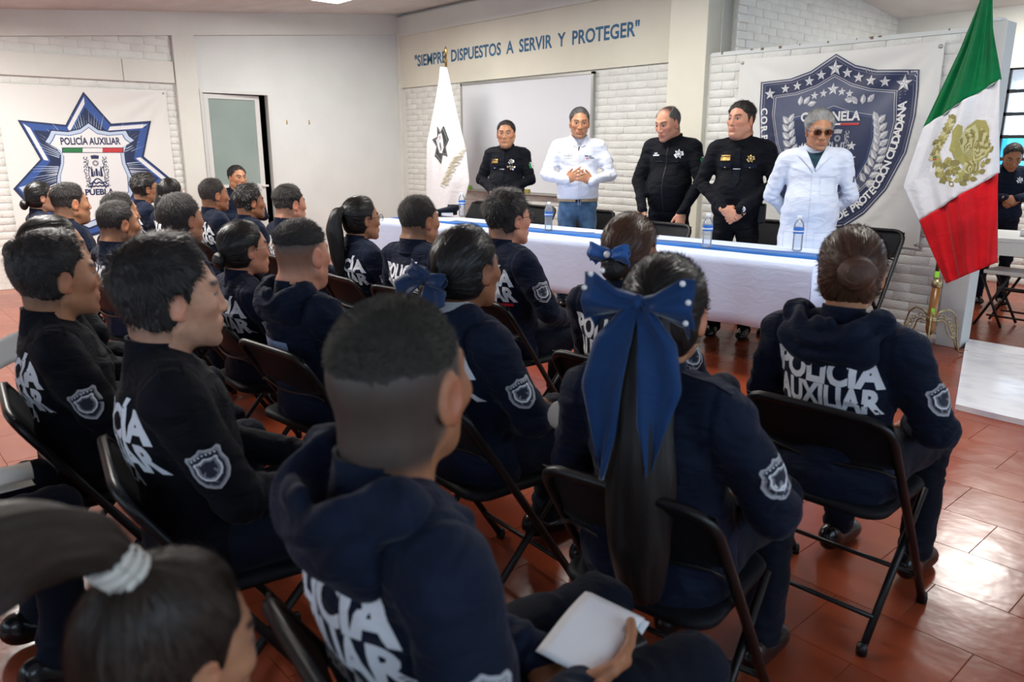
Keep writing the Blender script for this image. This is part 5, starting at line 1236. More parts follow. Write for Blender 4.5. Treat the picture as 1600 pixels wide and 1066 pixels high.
def curve_text(s, pts, mi, size, bold=.03, flip=False, z=1.0):
    Q = [np.array(s2(*q)) for q in pts]; D = [0]
    for a_, b_ in zip(Q, Q[1:]): D.append(D[-1]+np.linalg.norm(b_-a_))
    n = len(s); wts = [(.45 if c in ' IÍ' else 1) for c in s]; T_ = sum(wts); acc = 0; L0 = art.lay+1
    for c, w in zip(s, wts):
        d = (acc+w/2)/T_*D[-1]; acc += w
        i = max(k for k in range(len(D)-1) if D[k] <= d+1e-9); f = (d-D[i])/(D[i+1]-D[i]); p = Q[i]*(1-f)+Q[i+1]*f; tg = (Q[min(i+1, len(Q)-1)]-Q[i]); ang = math.atan2(tg[1], tg[0])
        if c == ' ': continue
        V, Fc = bm_arrays(text_bm(c, size, bold, .05)); V[:, 1] -= size*.35; art.add(V, Fc, mi, dx=p[0], dy=p[1], rot=ang, layer=L0)
curve_text('DE PROTECCIÓN CIUDADANA', [(1316, 338), (1345, 322), (1372, 296), (1392, 262), (1407, 222), (1415, 190), (1418, 160)], BI['white'], .080, .03)
curve_text('CORPORACIÓN AUXILIAR', [(1204, 168), (1204, 200), (1206, 235), (1213, 275), (1226, 310), (1262, 338), (1300, 344)], BI['white'], .078, .03)
link('printed_shield', art.mesh('printed_shield', lambda u, v, l: fn2(u, v, l+.0045), .0003), t, BL)
for (u, v) in ((bu0+.025, bv1-.03), (bu1-.025, bv1-.035), (bu1-.02, bv0+.03)):
    m = MB(); m.lathe([(.014, 0), (.014, .004), (.006, .006)], 10); g = m.obj('eyelet', M['rim'], t, True, fn2(u, v, .002)); g.rotation_euler = (PI/2, 0, 0)
# ================================================================ FLAGS
def flag_sheet(name, outline_l, outline_r, depth, fold, parent, bands, split=None):
    """hanging cloth between two side outlines (lists of points x,z top to bottom); bands = [(upper left v, upper right v, material)]"""
    pass
def lerp_poly(P, t):
    D = [0]
    for a_, b_ in zip(P, P[1:]): D.append(D[-1]+math.hypot(b_[0]-a_[0], b_[1]-a_[1]))
    d = t*D[-1]; i = max(k for k in range(len(D)-1) if D[k] <= d+1e-9); f = (d-D[i])/max(1e-9, D[i+1]-D[i]); return (P[i][0]*(1-f)+P[i+1][0]*f, P[i][1]*(1-f)+P[i+1][1]*f)
def cloth_map(Lp, Rp, Y, amp, nf, lean=0):
    def fn(s, t, l=0):
        a_ = lerp_poly(Lp, t); b_ = lerp_poly(Rp, t); x = a_[0]*(1-s)+b_[0]*s; z = a_[1]*(1-s)+b_[1]*s; w = math.hypot(b_[0]-a_[0], b_[1]-a_[1])
        k = min(1, w/.25)
        y = Y-amp*k*(math.sin(s*PI*2*nf+1.4*t)+.45*math.sin(s*PI*2*nf*2.3+3*t+1))-.05*math.sin(PI*s)-l; return (x, y, z)
    return fn
# Mexican flag
Yf = 5.62
q2 = lambda x, y: (lambda q: (q[0], q[2]))(onY(x, y, Yf))
gL = [q2(1541, -22), q2(1500, 82), q2(1443, 200)]; gR = [q2(1551, -22), q2(1553, 45), q2(1565, 124)]
wL = [q2(1443, 200), q2(1413, 292), q2(1437, 345)]; wR = [q2(1565, 124), q2(1563, 200), q2(1562, 270)]
rL = [q2(1437, 345), q2(1480, 443)]; rR = [q2(1562, 270), q2(1559, 410)]
M['fgreen'] = fabric('green_flag_satin', (.0, .135, .040), rough=.5, bump=.2, sheen=.2); M['fwhite'] = fabric('white_flag_satin', (.72, .73, .76), rough=.5, bump=.2, var=.03); M['fred'] = fabric('red_flag_satin', (.53, .006, .012), rough=.5, bump=.2)
t = thing('mexican_flag', 'green, white and red flag with eagle emblem hanging beside the partition', 'flag', (-1.95, Yf, 0))
def rel(me, o): 
    n = len(me.vertices); c = np.empty(n*3, np.float32); me.vertices.foreach_get('co', c); c = c.reshape(-1, 3)-np.array(o, np.float32); me.vertices.foreach_set('co', c.ravel()); me.update(); return me
org = (-1.95, Yf, 0)
for nm, Lp, Rp, mt, nf, nt in (('green_band', gL, gR, 'fgreen', 2.2, 40), ('white_band', wL, wR, 'fwhite', 2.2, 36), ('red_band', rL, rR, 'fred', 2.2, 30)):
    fn = cloth_map(Lp, Rp, Yf, .020, nf); ns = 70; V = []
    for j in range(nt+1):
        for i in range(ns+1):
            s = i/ns; tt = j/nt; p = fn(s, tt)
            if nm == 'red_band' and tt > .5: # lower edge: hem runs from the tip up to the right
                p = (p[0], p[1], p[2])
            V.append(p)
    o = link(nm, rel(npmesh(nm, V, gridf(ns, nt)), org), t, M[mt]); o.modifiers.new('s', 'SOLIDIFY').thickness = .002
# the emblem: eagle over a nopal inside a half wreath, in gold-olive
art = Art(); r = random.Random(2); M['emb'] = plain('emblem_olive', (.36, .33, .10), .6); M['emb2'] = plain('emblem_dark_olive', (.24, .21, .06), .6); M['emb3'] = plain('emblem_pale', (.52, .50, .26), .6)
def eleaf(x, y, a0, L_, mi, layer): 
    c, s = math.cos(a0), math.sin(a0); W_ = L_*.32; art.poly([(x+c*a-s*b, y+s*a+c*b) for a, b in [(0, 0), (L_*.35, W_), (L_*.7, W_*.8), (L_, 0), (L_*.7, -W_*.8), (L_*.35, -W_)]], mi, .05, layer=layer)
for i in range(22):
    th = math.radians(150+205*i/21); x, y = .185*math.cos(th), .20*math.sin(th); eleaf(x, y, th+PI/2+.5*(-1)**i, .055, i % 2, 1)
# body, wings, head, cactus
W1 = [(-.02, .06), (.02, .15), (.07, .19), (.13, .185), (.165, .13), (.175, .05), (.16, -.03), (.12, -.09), (.07, -.12), (.02, -.09), (-.03, -.05), (-.05, .0)]
art.poly(W1, 0, .03, layer=3)
for i in range(9):
    th = .2+i*.14; eleaf(.02, -.02, th, .19, 1 if i % 2 else 2, 4)

for i in range(11): eleaf(-.05-.010*i, .175-.021*i, 2.5+.09*i, .085, (i+1) % 3, 3)
art.poly([(-.07, .12), (-.03, .165), (.0, .15), (.0, .10), (-.02, .04), (-.03, -.02), (-.07, .0), (-.06, .07)], 0, .03, layer=5)
for i in range(8): eleaf(-.04+.012*i, -.05-.012*i, 3.6+.2*i, .07, i % 3, 4)
for i in range(7): eleaf(-.15+.015*i, -.02-.025*i, 2.2+.25*i, .07, (i+1) % 3, 4)
for i in range(6): eleaf(.08, -.15, 1.0+.22*i, .09, 2 if i % 2 else 1, 6)
for (x, y) in ((-.10, -.10), (-.05, -.14), (0, -.13), (-.02, -.08)): art.poly([(x+.03*math.cos(q), y+.022*math.sin(q)) for q in [k*PI/4 for k in range(8)]], 1, .05, layer=5)
art.poly([(-.20, -.045), (-.165, -.035), (-.165, -.045), (-.20, -.055)], 3, .05, layer=7); art.poly([(-.20, -.058), (-.16, -.05), (-.165, -.062), (-.20, -.068)], 4, .05, layer=7)
ec = q2(1505, 235); fnw = cloth_map(wL, wR, Yf, .020, 2.2)
def st_of(x, z):
    s, tt = .6, .5
    for _ in range(25):
        p = fnw(s, tt); e = 1e-3; ps = fnw(s+e, tt); pt = fnw(s, tt+e); J = np.array([[(ps[0]-p[0])/e, (pt[0]-p[0])/e], [(ps[2]-p[2])/e, (pt[2]-p[2])/e]])
        try: d = np.linalg.solve(J, np.array([x-p[0], z-p[2]]))
        except Exception: break
        s = min(max(s+d[0], 0), .999); tt = min(max(tt+d[1], 0), .995)
        if abs(d[0])+abs(d[1]) < 1e-4: break
    return s, tt
def st_in(fn, x, z, s=.5, tt=.4):
    for _ in range(30):
        p = fn(s, tt); e = 1e-3; ps = fn(s+e, tt); pt = fn(s, min(tt+e, .9999)); J = np.array([[(ps[0]-p[0])/e, (pt[0]-p[0])/e], [(ps[2]-p[2])/e, (pt[2]-p[2])/e]])
        try: d = np.linalg.solve(J, np.array([x-p[0], z-p[2]]))
        except Exception: break
        s = min(max(s+d[0], 0), 1); tt = min(max(tt+d[1], 0), .995)
        if abs(d[0])+abs(d[1]) < 1e-5: break
    return s, tt
def emb(u, v, l):
    x = ec[0]+u*.86; z = ec[1]+v*1.0; s, tt = st_of(x, z); p = fnw(s, tt); return (x-org[0], p[1]-.004-l-org[1], z)
link('eagle_emblem', art.mesh('eagle_emblem', emb, .0005), t, [M['emb'], M['emb2'], M['emb3'], M['green'], M['red']])
m = MB(); a_ = onY(1462, 437, Yf+.02); b_ = onY(1548, -60, Yf+.03); m.tube([(a_[0]-org[0], a_[1]-org[1], a_[2]), (b_[0]-org[0], b_[1]-org[1], b_[2])], .014, 10); m.obj('flag_pole', noisy('varnished_wood', (.10, .045, .012), (.20, .09, .025), 20, .3), t, True)
# stand: wooden socket with brass rings and three scrolled legs
sx, sz = onY(1451, 528, Yf)[0], onY(1451, 528, Yf)[2]
ts = thing('flag_stand', 'brass flag stand with pierced scrolled legs and wooden socket by the partition', 'flag stand', (sx, Yf, 0))
tp = onY(1465, 438, Yf); M['wood'] = noisy('varnished_oak', (.20, .085, .02), (.32, .14, .035), 14, .25, stretch=(1, 1, .1)); M['brassold'] = noisy('aged_brass', (.30, .24, .12), (.55, .47, .28), 40, .35, metal=.9)
ax0 = Vector((0, 0, sz)); ax1 = Vector((tp[0]-sx, 0, tp[2])); dv = (ax1-ax0)
al = lambda f: tuple(ax0+dv*f)
m = MB(); m.tube([al(.06), al(.16), al(.2), al(.95)], [.016, .030, .030, .028], 16); m.obj('socket', M['wood'], ts, True)
m = MB(); m.tube([al(.0), al(.03), al(.07)], [.004, .010, .012], 10); m.obj('socket_tip', M['brassold'], ts, True); m = MB(); m.tube([al(.29), al(.31), al(.36), al(.38)], [.030, .035, .035, .030], 16); m.obj('socket_ring', M['brassold'], ts, True); m = MB(); m.tube([al(.88), al(.90), al(.97), al(1.0), al(1.04)], [.029, .035, .035, .026, .018], 16); m.obj('socket_ring', M['brassold'], ts, True)
M['lime'] = plain('lime_label', (.35, .85, .05), .5)
m = MB(); c_ = al(.50); m.box((c_[0]-.0, c_[1]-.033, c_[2]-.03), (c_[0]+.022, c_[1]-.029, c_[2]+.012)); m.obj('sticker', M['lime'], ts); m = MB(); c_ = al(1.10); m.box((c_[0]-.016, c_[1]-.022, c_[2]-.02), (c_[0]+.012, c_[1]-.018, c_[2]+.022)); m.obj('sticker', M['lime'], ts)
for k, ang in enumerate((-60, 60, 180)):
    a0 = math.radians(ang-12); d = Vector((math.cos(a0), math.sin(a0), 0)); m = MB(); zb = sz+.05
    f = lambda r_, z: tuple(d*r_+Vector((0, 0, z)))
    outer = [f(.02, zb+.10), f(.06, zb+.14), f(.12, zb+.15), f(.165, zb+.11), f(.185, zb+.03), f(.19, zb-.03), f(.215, .03), f(.26, .008), f(.285, .018), f(.28, .035), f(.262, .028)]
    inner = [f(.02, zb+.06), f(.07, zb+.08), f(.10, zb+.06), f(.115, zb+.0), f(.14, zb-.04), f(.175, zb-.055), f(.20, .035)]
    m.tube(curved(outer, .015, 3), .006, 6); m.tube(curved(inner, .015, 3), .005, 6)
    for i in range(6):
        c = f(.05+.026*i, zb+.105-.0035*i*i); R_ = .016
        m.tube([tuple(Vector(c)+d*(R_*math.cos(q)*(1-q/14))+Vector((0, 0, R_*math.sin(q)*(1-q/14)))) for q in [j*.7*(1 if i % 2 else -1) for j in range(9)]] if i % 2 else [tuple(Vector(c)+d*(R_*math.cos(j*.7)*(1-j/18))-Vector((0, 0, R_*math.sin(j*.7)*(1-j/18)))) for j in range(9)], .0035, 5)
    for i in range(4):
        c = f(.135+.012*i, zb+.05-.028*i); m.tube([tuple(Vector(c)+d*(.014*math.cos(j*.8))+Vector((0, 0, .014*math.sin(j*.8)))) for j in range(9)], .0035, 5)
    m.obj('scrolled_leg', M['brassold'], ts, True)
# white corporate flag
Yw = 5.55; q3 = lambda x, y: (lambda q: (q[0], q[2]))(onY(x, y, Yw)); org = (-7.45, Yw, 0)
t = thing('white_flag', 'tall white satin flag with grey star badge left of the whiteboard', 'flag', org)
fl_L = [q3(690, 105), q3(679, 170), q3(668, 225), q3(667, 300), q3(667, 350)]; fl_R = [q3(698, 105), q3(712, 170), q3(728, 235), q3(733, 285), q3(716, 350)]
fn = cloth_map(fl_L, fl_R, Yw, .010, 1.7); V = []; ns, nt = 60, 70
for j in range(nt+1):
    for i in range(ns+1): V.append(fn(i/ns, j/nt))
o = link('cloth', rel(npmesh('cloth', V, gridf(ns, nt)), org), t, M['fwhite']); o.modifiers.new('s', 'SOLIDIFY').thickness = .002
art = Art(); M['st1'] = plain('star_black', (.02, .022, .025), .5); M['st2'] = plain('star_grey', (.17, .18, .19), .5)
art.poly(star_pts(7, .25, .145), 0, .02); art.poly(star_pts(7, .225, .13), 1, .02); art.poly(star_pts(7, .20, .115), 0, .02)
for i in range(42): th = i*2*PI/42; art.poly([(.08*math.cos(th-.04), .08*math.sin(th-.04)), (.17*math.cos(th), .17*math.sin(th)), (.08*math.cos(th+.04), .08*math.sin(th+.04))], 2, .1, layer=4)
art.lay = 5; art.poly([(x*.24, y*.25) for x, y in [(0, .55), (.25, .42), (.45, .42), (.42, 0), (.3, -.35), (0, -.52), (-.3, -.35), (-.42, 0), (-.45, .42), (-.25, .42)]], 3, .04)
art.poly([(x, y) for x, y in rr(0, -.02, .055, .075, .02)], 0, .04); art.poly([(x, y) for x, y in rr(0, -.02, .038, .055, .014)], 2, .04); art.text('PUEBLA', .026, 0, .03, dy=-.082); art.text('POLICÍA AUXILIAR', .018, 0, .02, dy=.052); art.poly([(.0, .078), (.06, .075), (.06, .088), (.0, .09)], 4, .04)
sc = q3(694, 225)
fnx = cloth_map(fl_L, fl_R, Yw, .010, 1.7)
def on_flag(x, z, l):
    s, tt = st_in(fnx, x, z); p = fnx(s, tt); return (x-org[0], p[1]-.009-l-org[1], z)
link('star_badge', art.mesh('star_badge', lambda u, v, l: (lambda c, s: on_flag(sc[0]+(u*c-v*s)*.70, sc[1]+(u*s+v*c)*.90, l))(math.cos(.45), math.sin(.45)), .0006), t, [M['st1'], M['st2'], M['patch'], M['print'], M['red']])
m = MB(); M['thread'] = plain('gold_thread', (.50, .45, .28), .5); r = random.Random(4)
for line in range(3):
    pts = []
    for i in range(90):
        f = i/89; x, y = 735-6*line-(25-2*line)*f, 228+8*line+(62-8*line)*f; q = q3(x-6+2.0*math.sin(i*1.3+line)*1.2, y+2.2*math.cos(i*.9+line*2)); pts.append(on_flag(q[0], q[1], .002))
    m.tube(pts, .0022, 4)
m.obj('gold_lettering', M['thread'], t)
m = MB(); top = q3(694, 78); bt = q3(699, 350); m.tube([(bt[0]-org[0]+.02, .03, .02), (top[0]-org[0], .02, top[1]-.05)], .013, 10); m.obj('flag_pole', M['gold'], t, True)
m = MB(); cx0, cz0 = top[0]-org[0], top[1]; m.tube([(cx0, .02, cz0-.14), (cx0, .02, cz0-.12), (cx0, .02, cz0-.06), (cx0, .02, cz0-.05), (cx0, .02, cz0+.0), (cx0, .02, cz0+.045)], [.012, .026, .012, .022, .024, .002], 10, flat=.5); m.obj('spear_finial', M['gold'], t, True)
m = MB(); m.lathe([(.16, 0), (.16, .02), (.05, .05), (.03, .12), (.025, .2)], 16, (cx0+.03, .03, 0)); m.obj('base', M['brassold'], t, True)
# ================================================================ FAR ROOM
q = onZ(1585, 374, .72); t = thing('folding_table', 'white folding table with small items in the far room', 'table', (q[0]+.35, q[1]+.3, 0), math.radians(8))
m = MB(); m.box((-.9, -.35, .70), (.9, .35, .735), 0, .006); m.obj('tabletop', M['panel'], t); m = MB(); m.box((-.9, -.352, .60), (.9, -.345, .70)); m.obj('apron', M['panel'], t)
for sx_ in (-1, 1):
    for sy in (-1, 1): m = MB(); m.tube([(sx_*.75, sy*.28, .70), (sx_*.7, sy*.3, .01)], .012, 8); m.obj('leg', M['chair'], t, True)
for i in range(7):
    r = random.Random(i); x, y = q[0]+.02+.085*i, q[1]+.05+.10*r.random(); m = MB(); w_ = r.uniform(.03, .055)
    if i % 3 == 0: m.lathe([(w_*.5, 0), (w_*.55, .05), (w_*.4, .055)], 12)
    else: m.box((-w_, -.03, 0), (w_, .03, .02+.02*r.random()), 0, .004)
    o = m.obj(['cup', 'phone', 'radio_handset'][i % 3], [M['print'], M['navy2'], M['label']][i % 3], None, True, (x, y, .7365)); tag(o, ['white cup', 'dark phone', 'blue radio handset'][i % 3]+' among small items on the far room table, place %s from the flag' % ['first', 'second', 'third', 'fourth', 'fifth', 'sixth', 'seventh'][i], ['cup', 'phone', 'radio'][i % 3], 'small items on the far room table')
a_ = onZ(1535, 424, .45); b_ = onZ(1600, 428, .45)
t = thing('folding_bench', 'low white folding bench with black crossed legs in the far room', 'bench', (a_[0]+.45, a_[1]+.16, 0), math.radians(-4)); m = MB(); m.box((-.45, -.14, .43), (.75, .14, .46), 0, .006); m.obj('bench_top', M['panel'], t)
for x in (-.36, .30):
    for s in (-1, 1): m = MB(); m.tube([(x-.10*s, -.13, .42), (x+.10*s, -.15, .01)], .011, 8); m.obj('leg', M['chair'], t, True); m = MB(); m.tube([(x-.10*s, .13, .42), (x+.10*s, .15, .01)], .011, 8); m.obj('leg', M['chair'], t, True)
for (y, z, r_) in ((-.14, .10, .008), (.14, .10, .008), (0, .30, .016)): m = MB(); m.tube([(-.38, y, z), (.38, y, z)], r_, 8); m.obj('stretcher', M['chair'], t, True)
# ================================================================ PEOPLE
def hp(p, v): return tuple(p['T'] @ Vector(v))
def bow(p, c, span, mat, tails=.0, pearls=0, tilt=0, drop=.06, flower=False):
    root = p['root']; T = p['T'] @ Matrix.Translation(c) @ Matrix.Rotation(tilt, 4, 'Y')
    b = bpy.data.objects.new('bow', None); COL.objects.link(b); b.parent = root
    for sx in (-1, 1):
        s = span/2
        rows = [((sx*.004, 0, .010), (sx*.004, 0, -.010)), ((sx*s*.35, -.018, .022), (sx*s*.35, -.018, -.018)), ((sx*s*.8, -.016, s*.52), (sx*s*.8, -.016, -s*.30)), ((sx*s*1.02, -.008, s*.50), (sx*s*1.04, -.008, -s*.42))]
        cloth_sheet('loop', rows, mat, b, T, .003, .006, 3)
        rows = [((sx*.004, .004, .010), (sx*.004, .004, -.012)), ((sx*s*.35, .010, .018), (sx*s*.35, .010, -.028)), ((sx*s*.8, .012, s*.25), (sx*s*.8, .010, -s*.45)), ((sx*s*.96, .006, s*.18), (sx*s*.90, .004, -s*.62))]
        cloth_sheet('loop', rows, mat, b, T, .003, .006, 3)
        if tails:
            L_ = tails*(1 if sx < 0 else .93)
            rows = [((sx*.018, .0, .0), (sx*-.002, -.004, -.004)), ((sx*.080, -.010, -L_*.22), (sx*.006, -.016, -L_*.22)), ((sx*.098, -.022, -L_*.48), (sx*.014, -.030, -L_*.45)), ((sx*.072, -.032, -L_*.75), (sx*.020, -.038, -L_*.72)), ((sx*.050, -.040, -L_), (sx*.044, -.040, -L_*1.02))]
            cloth_sheet('tail', rows, mat, b, T, .003, .010, 2)
    m = MB(); m.ball((0, -.008, 0), (.013, .011, .016), 6); k = m.obj('knot', mat, b, True); k.matrix_local = T
    if pearls:
        for (x, z) in ((-.88, .48), (-1.0, .22), (-.66, .56)[:2], (.86, .44), (.98, .12), (.95, -.25))[:pearls]:
            m = MB(); m.ball((x*span/2*.98, -.026, z*span/2), .0055, 6); k = m.obj('pearl', M['pearl'], b, True); k.matrix_local = T
    if flower:
        m = MB(); m.lathe([(.001, 0), (.012, .0), (.010, .006), (.001, .008)], 8); k = m.obj('flower_button', M['pearl'], b, True); k.matrix_local = T @ Matrix.Translation((0, -.022, 0)) @ Matrix.Rotation(PI/2, 4, 'X')
def mk(**k):
    d = dict(k); person(d)
    if d.get('sit', True):
        rt = d['root']; chair(rt.location.x, rt.location.y, d.get('hb', 90), d['chair'])
    return d
MALE = dict(kind='male'); FEM = dict(kind='fem', fem=1)
LAB = 'person seated in '
# ---- row by the table (right to left)
A = mk(x=-.965, y=2.15, z=1.195, label='woman in hooded navy police jacket with brown hair in a round bun, front right chair', chair='black folding chair under the bun-haired woman at the right end of the audience', hair=dict(SLICK, pole=(.012, -.105, .015)), hk='hair_brown', hb=92, hh=110, pitch=-6, b=dict(fem=1, hood=1, arm='wide', seed=1), jh=.007, skin='tan', **FEM)
bun(A['hairo'], (.022, -.118, .0), .046, M['hair_brown'], A['T'], .0032)
m = MB(); v = [hp(A, (-.02, -.085, -.125)), hp(A, (.02, -.085, -.125))]
D = mk(x=-1.69, y=2.05, z=1.19, label='woman with reddish brown hair and bright blue bow over a low netted bun', chair='black folding chair under the woman with the bright blue hair bow', hair=dict(SLICK, pole=(0, -.10, -.02)), hk='hair_brown', hb=94, hh=100, b=dict(fem=1, seed=2), skin='light', **FEM)
bun(D['hairo'], (0, -.112, -.045), .040, M['hair_slick'], D['T'], .0036); bow(D, (0, -.125, .004), .135, M['bow3'], flower=True)
E_ = mk(x=-2.75, y=2.42, z=1.21, label='man in glasses with thick black hair, seated alone before the table centre', chair='black folding chair under the man with glasses near the table centre', hair=THICK, hk='hair_black', hb=86, hh=84, b=dict(arm='wide', seed=3, redbar=1), skin='pink', glasses='dark', badge=1, **MALE)
m = MB(); 
G_ = mk(x=-3.28, y=2.28, z=1.167, label='broad man with short black hair, seated just left of the thick-haired glasses man', chair='black folding chair under the broad man beside the ponytailed woman', hair=SHORT, hk='hair_short', hb=98, hh=92, b=dict(fat=.4, arm='wide', seed=4), kind='heavy', skin='tan')
H_ = mk(x=-3.80, y=2.25, z=1.14, label='woman with glasses and long black ponytail seated near the left end of the table', chair='black folding chair under the woman with glasses and long ponytail', hair=dict(SLICK, pole=(0, -.11, .04)), hk='hair_slick', hb=90, hh=86, b=dict(fem=1, seed=2), skin='tan', glasses='dark', far=False, h=.004, **FEM)
ponytail(H_['hairo'], [(0, -.09, .04), (0, -.145, .03), (0, -.165, -.06), (0, -.150, -.20), (0, -.13, -.36)], [.022, .030, .042, .040, .014], M['hair_slick'], H_['T'], .004)
W_ = mk(x=-4.86, y=2.34, z=1.163, label='stocky man with cropped sides before the bare white wall, rightmost of the far group', chair='black folding chair under the stocky man by the bare white wall', hair=HS(.003, .014, z0=.02, z1=.05, lump=.0014, edge=.014), hk='hair_short', hb=90, hh=92, b=dict(fat=.4, seed=4, arm='wide'), kind='heavy', skin='pink', far=True)
V_ = mk(x=-5.46, y=2.32, z=1.142, label='man with tousled black hair in profile below the door frame', chair='black folding chair under the man with tousled black hair near the door', hair=THICK, hk='hair_black', hb=90, hh=88, b=dict(seed=3), skin='brown', far=True, kind='slim')
T_p = mk(x=-6.02, y=2.28, z=1.17, label='young man with short black hair in profile just left of the door officer', chair='black folding chair under the young man left of the door officer', hair=SHORT, hk='hair_short', hb=90, hh=90, b=dict(seed=3), skin='brown', far=True, kind='male')
S_ = mk(x=-6.56, y=2.14, z=1.155, label='woman with long loose black hair in front of the star banner edge', chair='black folding chair under the woman with long loose hair', hair=dict(HS(.012, .014, edge=.014), pole=(0, -.02, .10), axis=(0, 0, 1)), hk='hair_slick', hb=100, hh=118, b=dict(fem=1, seed=2), skin='light', far=True, **FEM)
ponytail(S_['hairo'], [(0, -.05, .03), (0, -.085, -.04), (0, -.10, -.15), (0, -.09, -.25)], [.06, .075, .075, .05], M['hair_slick'], S_['T'], .005, .6)
R_ = mk(x=-7.15, y=2.12, z=1.18, label='man in black glasses with spiky black hair before the star banner', chair='black folding chair under the man in black glasses before the banner', hair=THICK, hk='hair_black', hb=85, hh=90, b=dict(seed=3), skin='tan', far=True, glasses='dark', kind='slim')
U_ = mk(x=-8.35, y=3.42, z=1.205, label='officer seated beside the frosted glass door facing the room', chair='black folding chair against the left wall by the frosted door', hair=SHORT, hk='hair_short', hb=-8, hh=8, b=dict(fat=.3, seed=4, arm='cross'), kind='heavy', skin='tan', far=True, noletter=1)
# ---- second row
B_ = mk(x=-1.0, y=1.34, z=1.185, label='woman with huge navy ribbon bow with pearls and long black hair down her back', chair='black folding chair under the woman with the huge navy bow', hair=dict(SLICK, pole=(0, -.10, .05)), hk='hair_slick', hb=100, hh=110, b=dict(fem=1, fat=.4, arm='wide', seed=6), jh=.007, skin='tan', noletter=1, **dict(FEM, kind='femh'))
ponytail(B_['hairo'], [(0, -.085, .05), (0, -.12, .02), (.01, -.145, -.12), (.015, -.165, -.28), (.02, -.17, -.44), (.03, -.16, -.56)], [.022, .040, .052, .062, .060, .030], M['hair_slick'], B_['T'], .004, .6)
bow(B_, (-.004, -.150, .048), .205, M['bow'], .34, 6)
F_ = mk(x=-1.78, y=1.41, z=1.185, label='woman with dull navy bow, low brown bun and white collar behind the table', chair='black folding chair under the woman with the dull navy bow and white collar', hair=dict(SLICK, pole=(0, -.11, -.03)), hk='hair_slick', hb=86, hh=98, b=dict(fem=1, hood=1, seed=7), skin='dark', **FEM)
bun(F_['hairo'], (-.02, -.125, -.052), .038, M['hair_brown'], F_['T'], .0036); bow(F_, (-.012, -.135, -.01), .125, M['bow2'], .09, tilt=.25)
m = MB(); V = []; n = 24
for (r_, z) in ((.066, .488), (.058, .530), (.060, .534), (.0625, .530)):
    for k in range(n): a = 2*PI*k/n; V.append((r_*math.cos(a), r_*math.sin(a)-.060, z+.012-.02*max(0, math.sin(a))))
m.raw(V, [(j*n+k, j*n+(k+1) % n, (j+1)*n+(k+1) % n, (j+1)*n+k) for j in range(3) for k in range(n)]); m.obj('shirt_collar', M['print'], F_['jk'], True)
I_ = mk(x=-2.60, y=1.29, z=1.15, label='man with shaved sides and slicked top in hooded navy jacket, second row', chair='black folding chair under the man with faded sides in the hooded jacket', hair=HS(-.005, .013, z0=.02, z1=.085, lump=.001, edge=.03, pole=(0, -.1, .06)), hk='hair_short', stubble=dict(low=.0, amt=.55, soft=.06), hb=96, hh=106, b=dict(fat=.2, hood=1, seed=8, tape=1), kind='heavy', skin='pink')
m = MB(); bz = MB()
L_p = mk(x=-3.22, y=1.33, z=1.105, label='woman in pale gold glasses with black hair tied low, in profile', chair='black folding chair under the woman in pale gold glasses', hair=dict(SLICK, pole=(0, -.11, -.02)), hk='hair_slick', hb=88, hh=90, b=dict(fem=1, seed=2), skin='pink', glasses='gold', h=.004, **FEM)
bun(L_p['hairo'], (0, -.120, -.045), .036, M['hair_slick'], L_p['T'], .004)
M_ = mk(x=-4.1, y=1.38, z=1.172, label='man with full black hair and tan neck left of the woman in gold glasses', chair='black folding chair under the man with full black hair left of the gold glasses', hair=dict(SHORT, side=.009, top=.016), hk='hair_short', hb=92, hh=106, b=dict(seed=3, arm='wide'), skin='tan', h=.004, kind='male')
N_ = mk(x=-4.46, y=1.17, z=1.132, label='heavy man with cropped greying hair and neck folds in the second row', chair='black folding chair under the heavy man with neck folds', hair=dict(FADE, side=.001, top=.008), hk='hair_short', stubble=dict(low=.01, amt=.5, soft=.05), hb=98, hh=98, b=dict(fat=.4, seed=4, arm='wide'), kind='heavy', skin='tan', h=.004)
Q_ = mk(x=-5.12, y=1.36, z=1.14, label='man with cropped hair partly hidden behind the heavy man with neck folds', chair='black folding chair under the half hidden man with cropped hair', hair=FADE, hk='hair_short', hb=95, hh=100, b=dict(seed=3), skin='tan', far=True, kind='male')
O_ = mk(x=-5.6, y=1.20, z=1.185, label='round-faced man with short flat hair before the star banner lettering', chair='black folding chair under the round-faced man before the star banner', hair=HS(.002, .012, z0=.02, z1=.05, lump=.001, edge=.014), hk='hair_short', hb=92, hh=97, b=dict(fat=.4, seed=4, arm='wide'), kind='heavy', skin='tan', far=True)
P_ = mk(x=-7.1, y=1.32, z=1.14, label='woman with black hair in a low bun at the far left before the banner', chair='black folding chair under the low-bun woman at the far left', hair=dict(SLICK, pole=(0, -.11, -.03)), hk='hair_slick', hb=90, hh=86, b=dict(fem=1, seed=2), skin='light', far=True, **FEM)
bun(P_['hairo'], (0, -.128, -.055), .040, M['hair_slick'], P_['T'], .005)
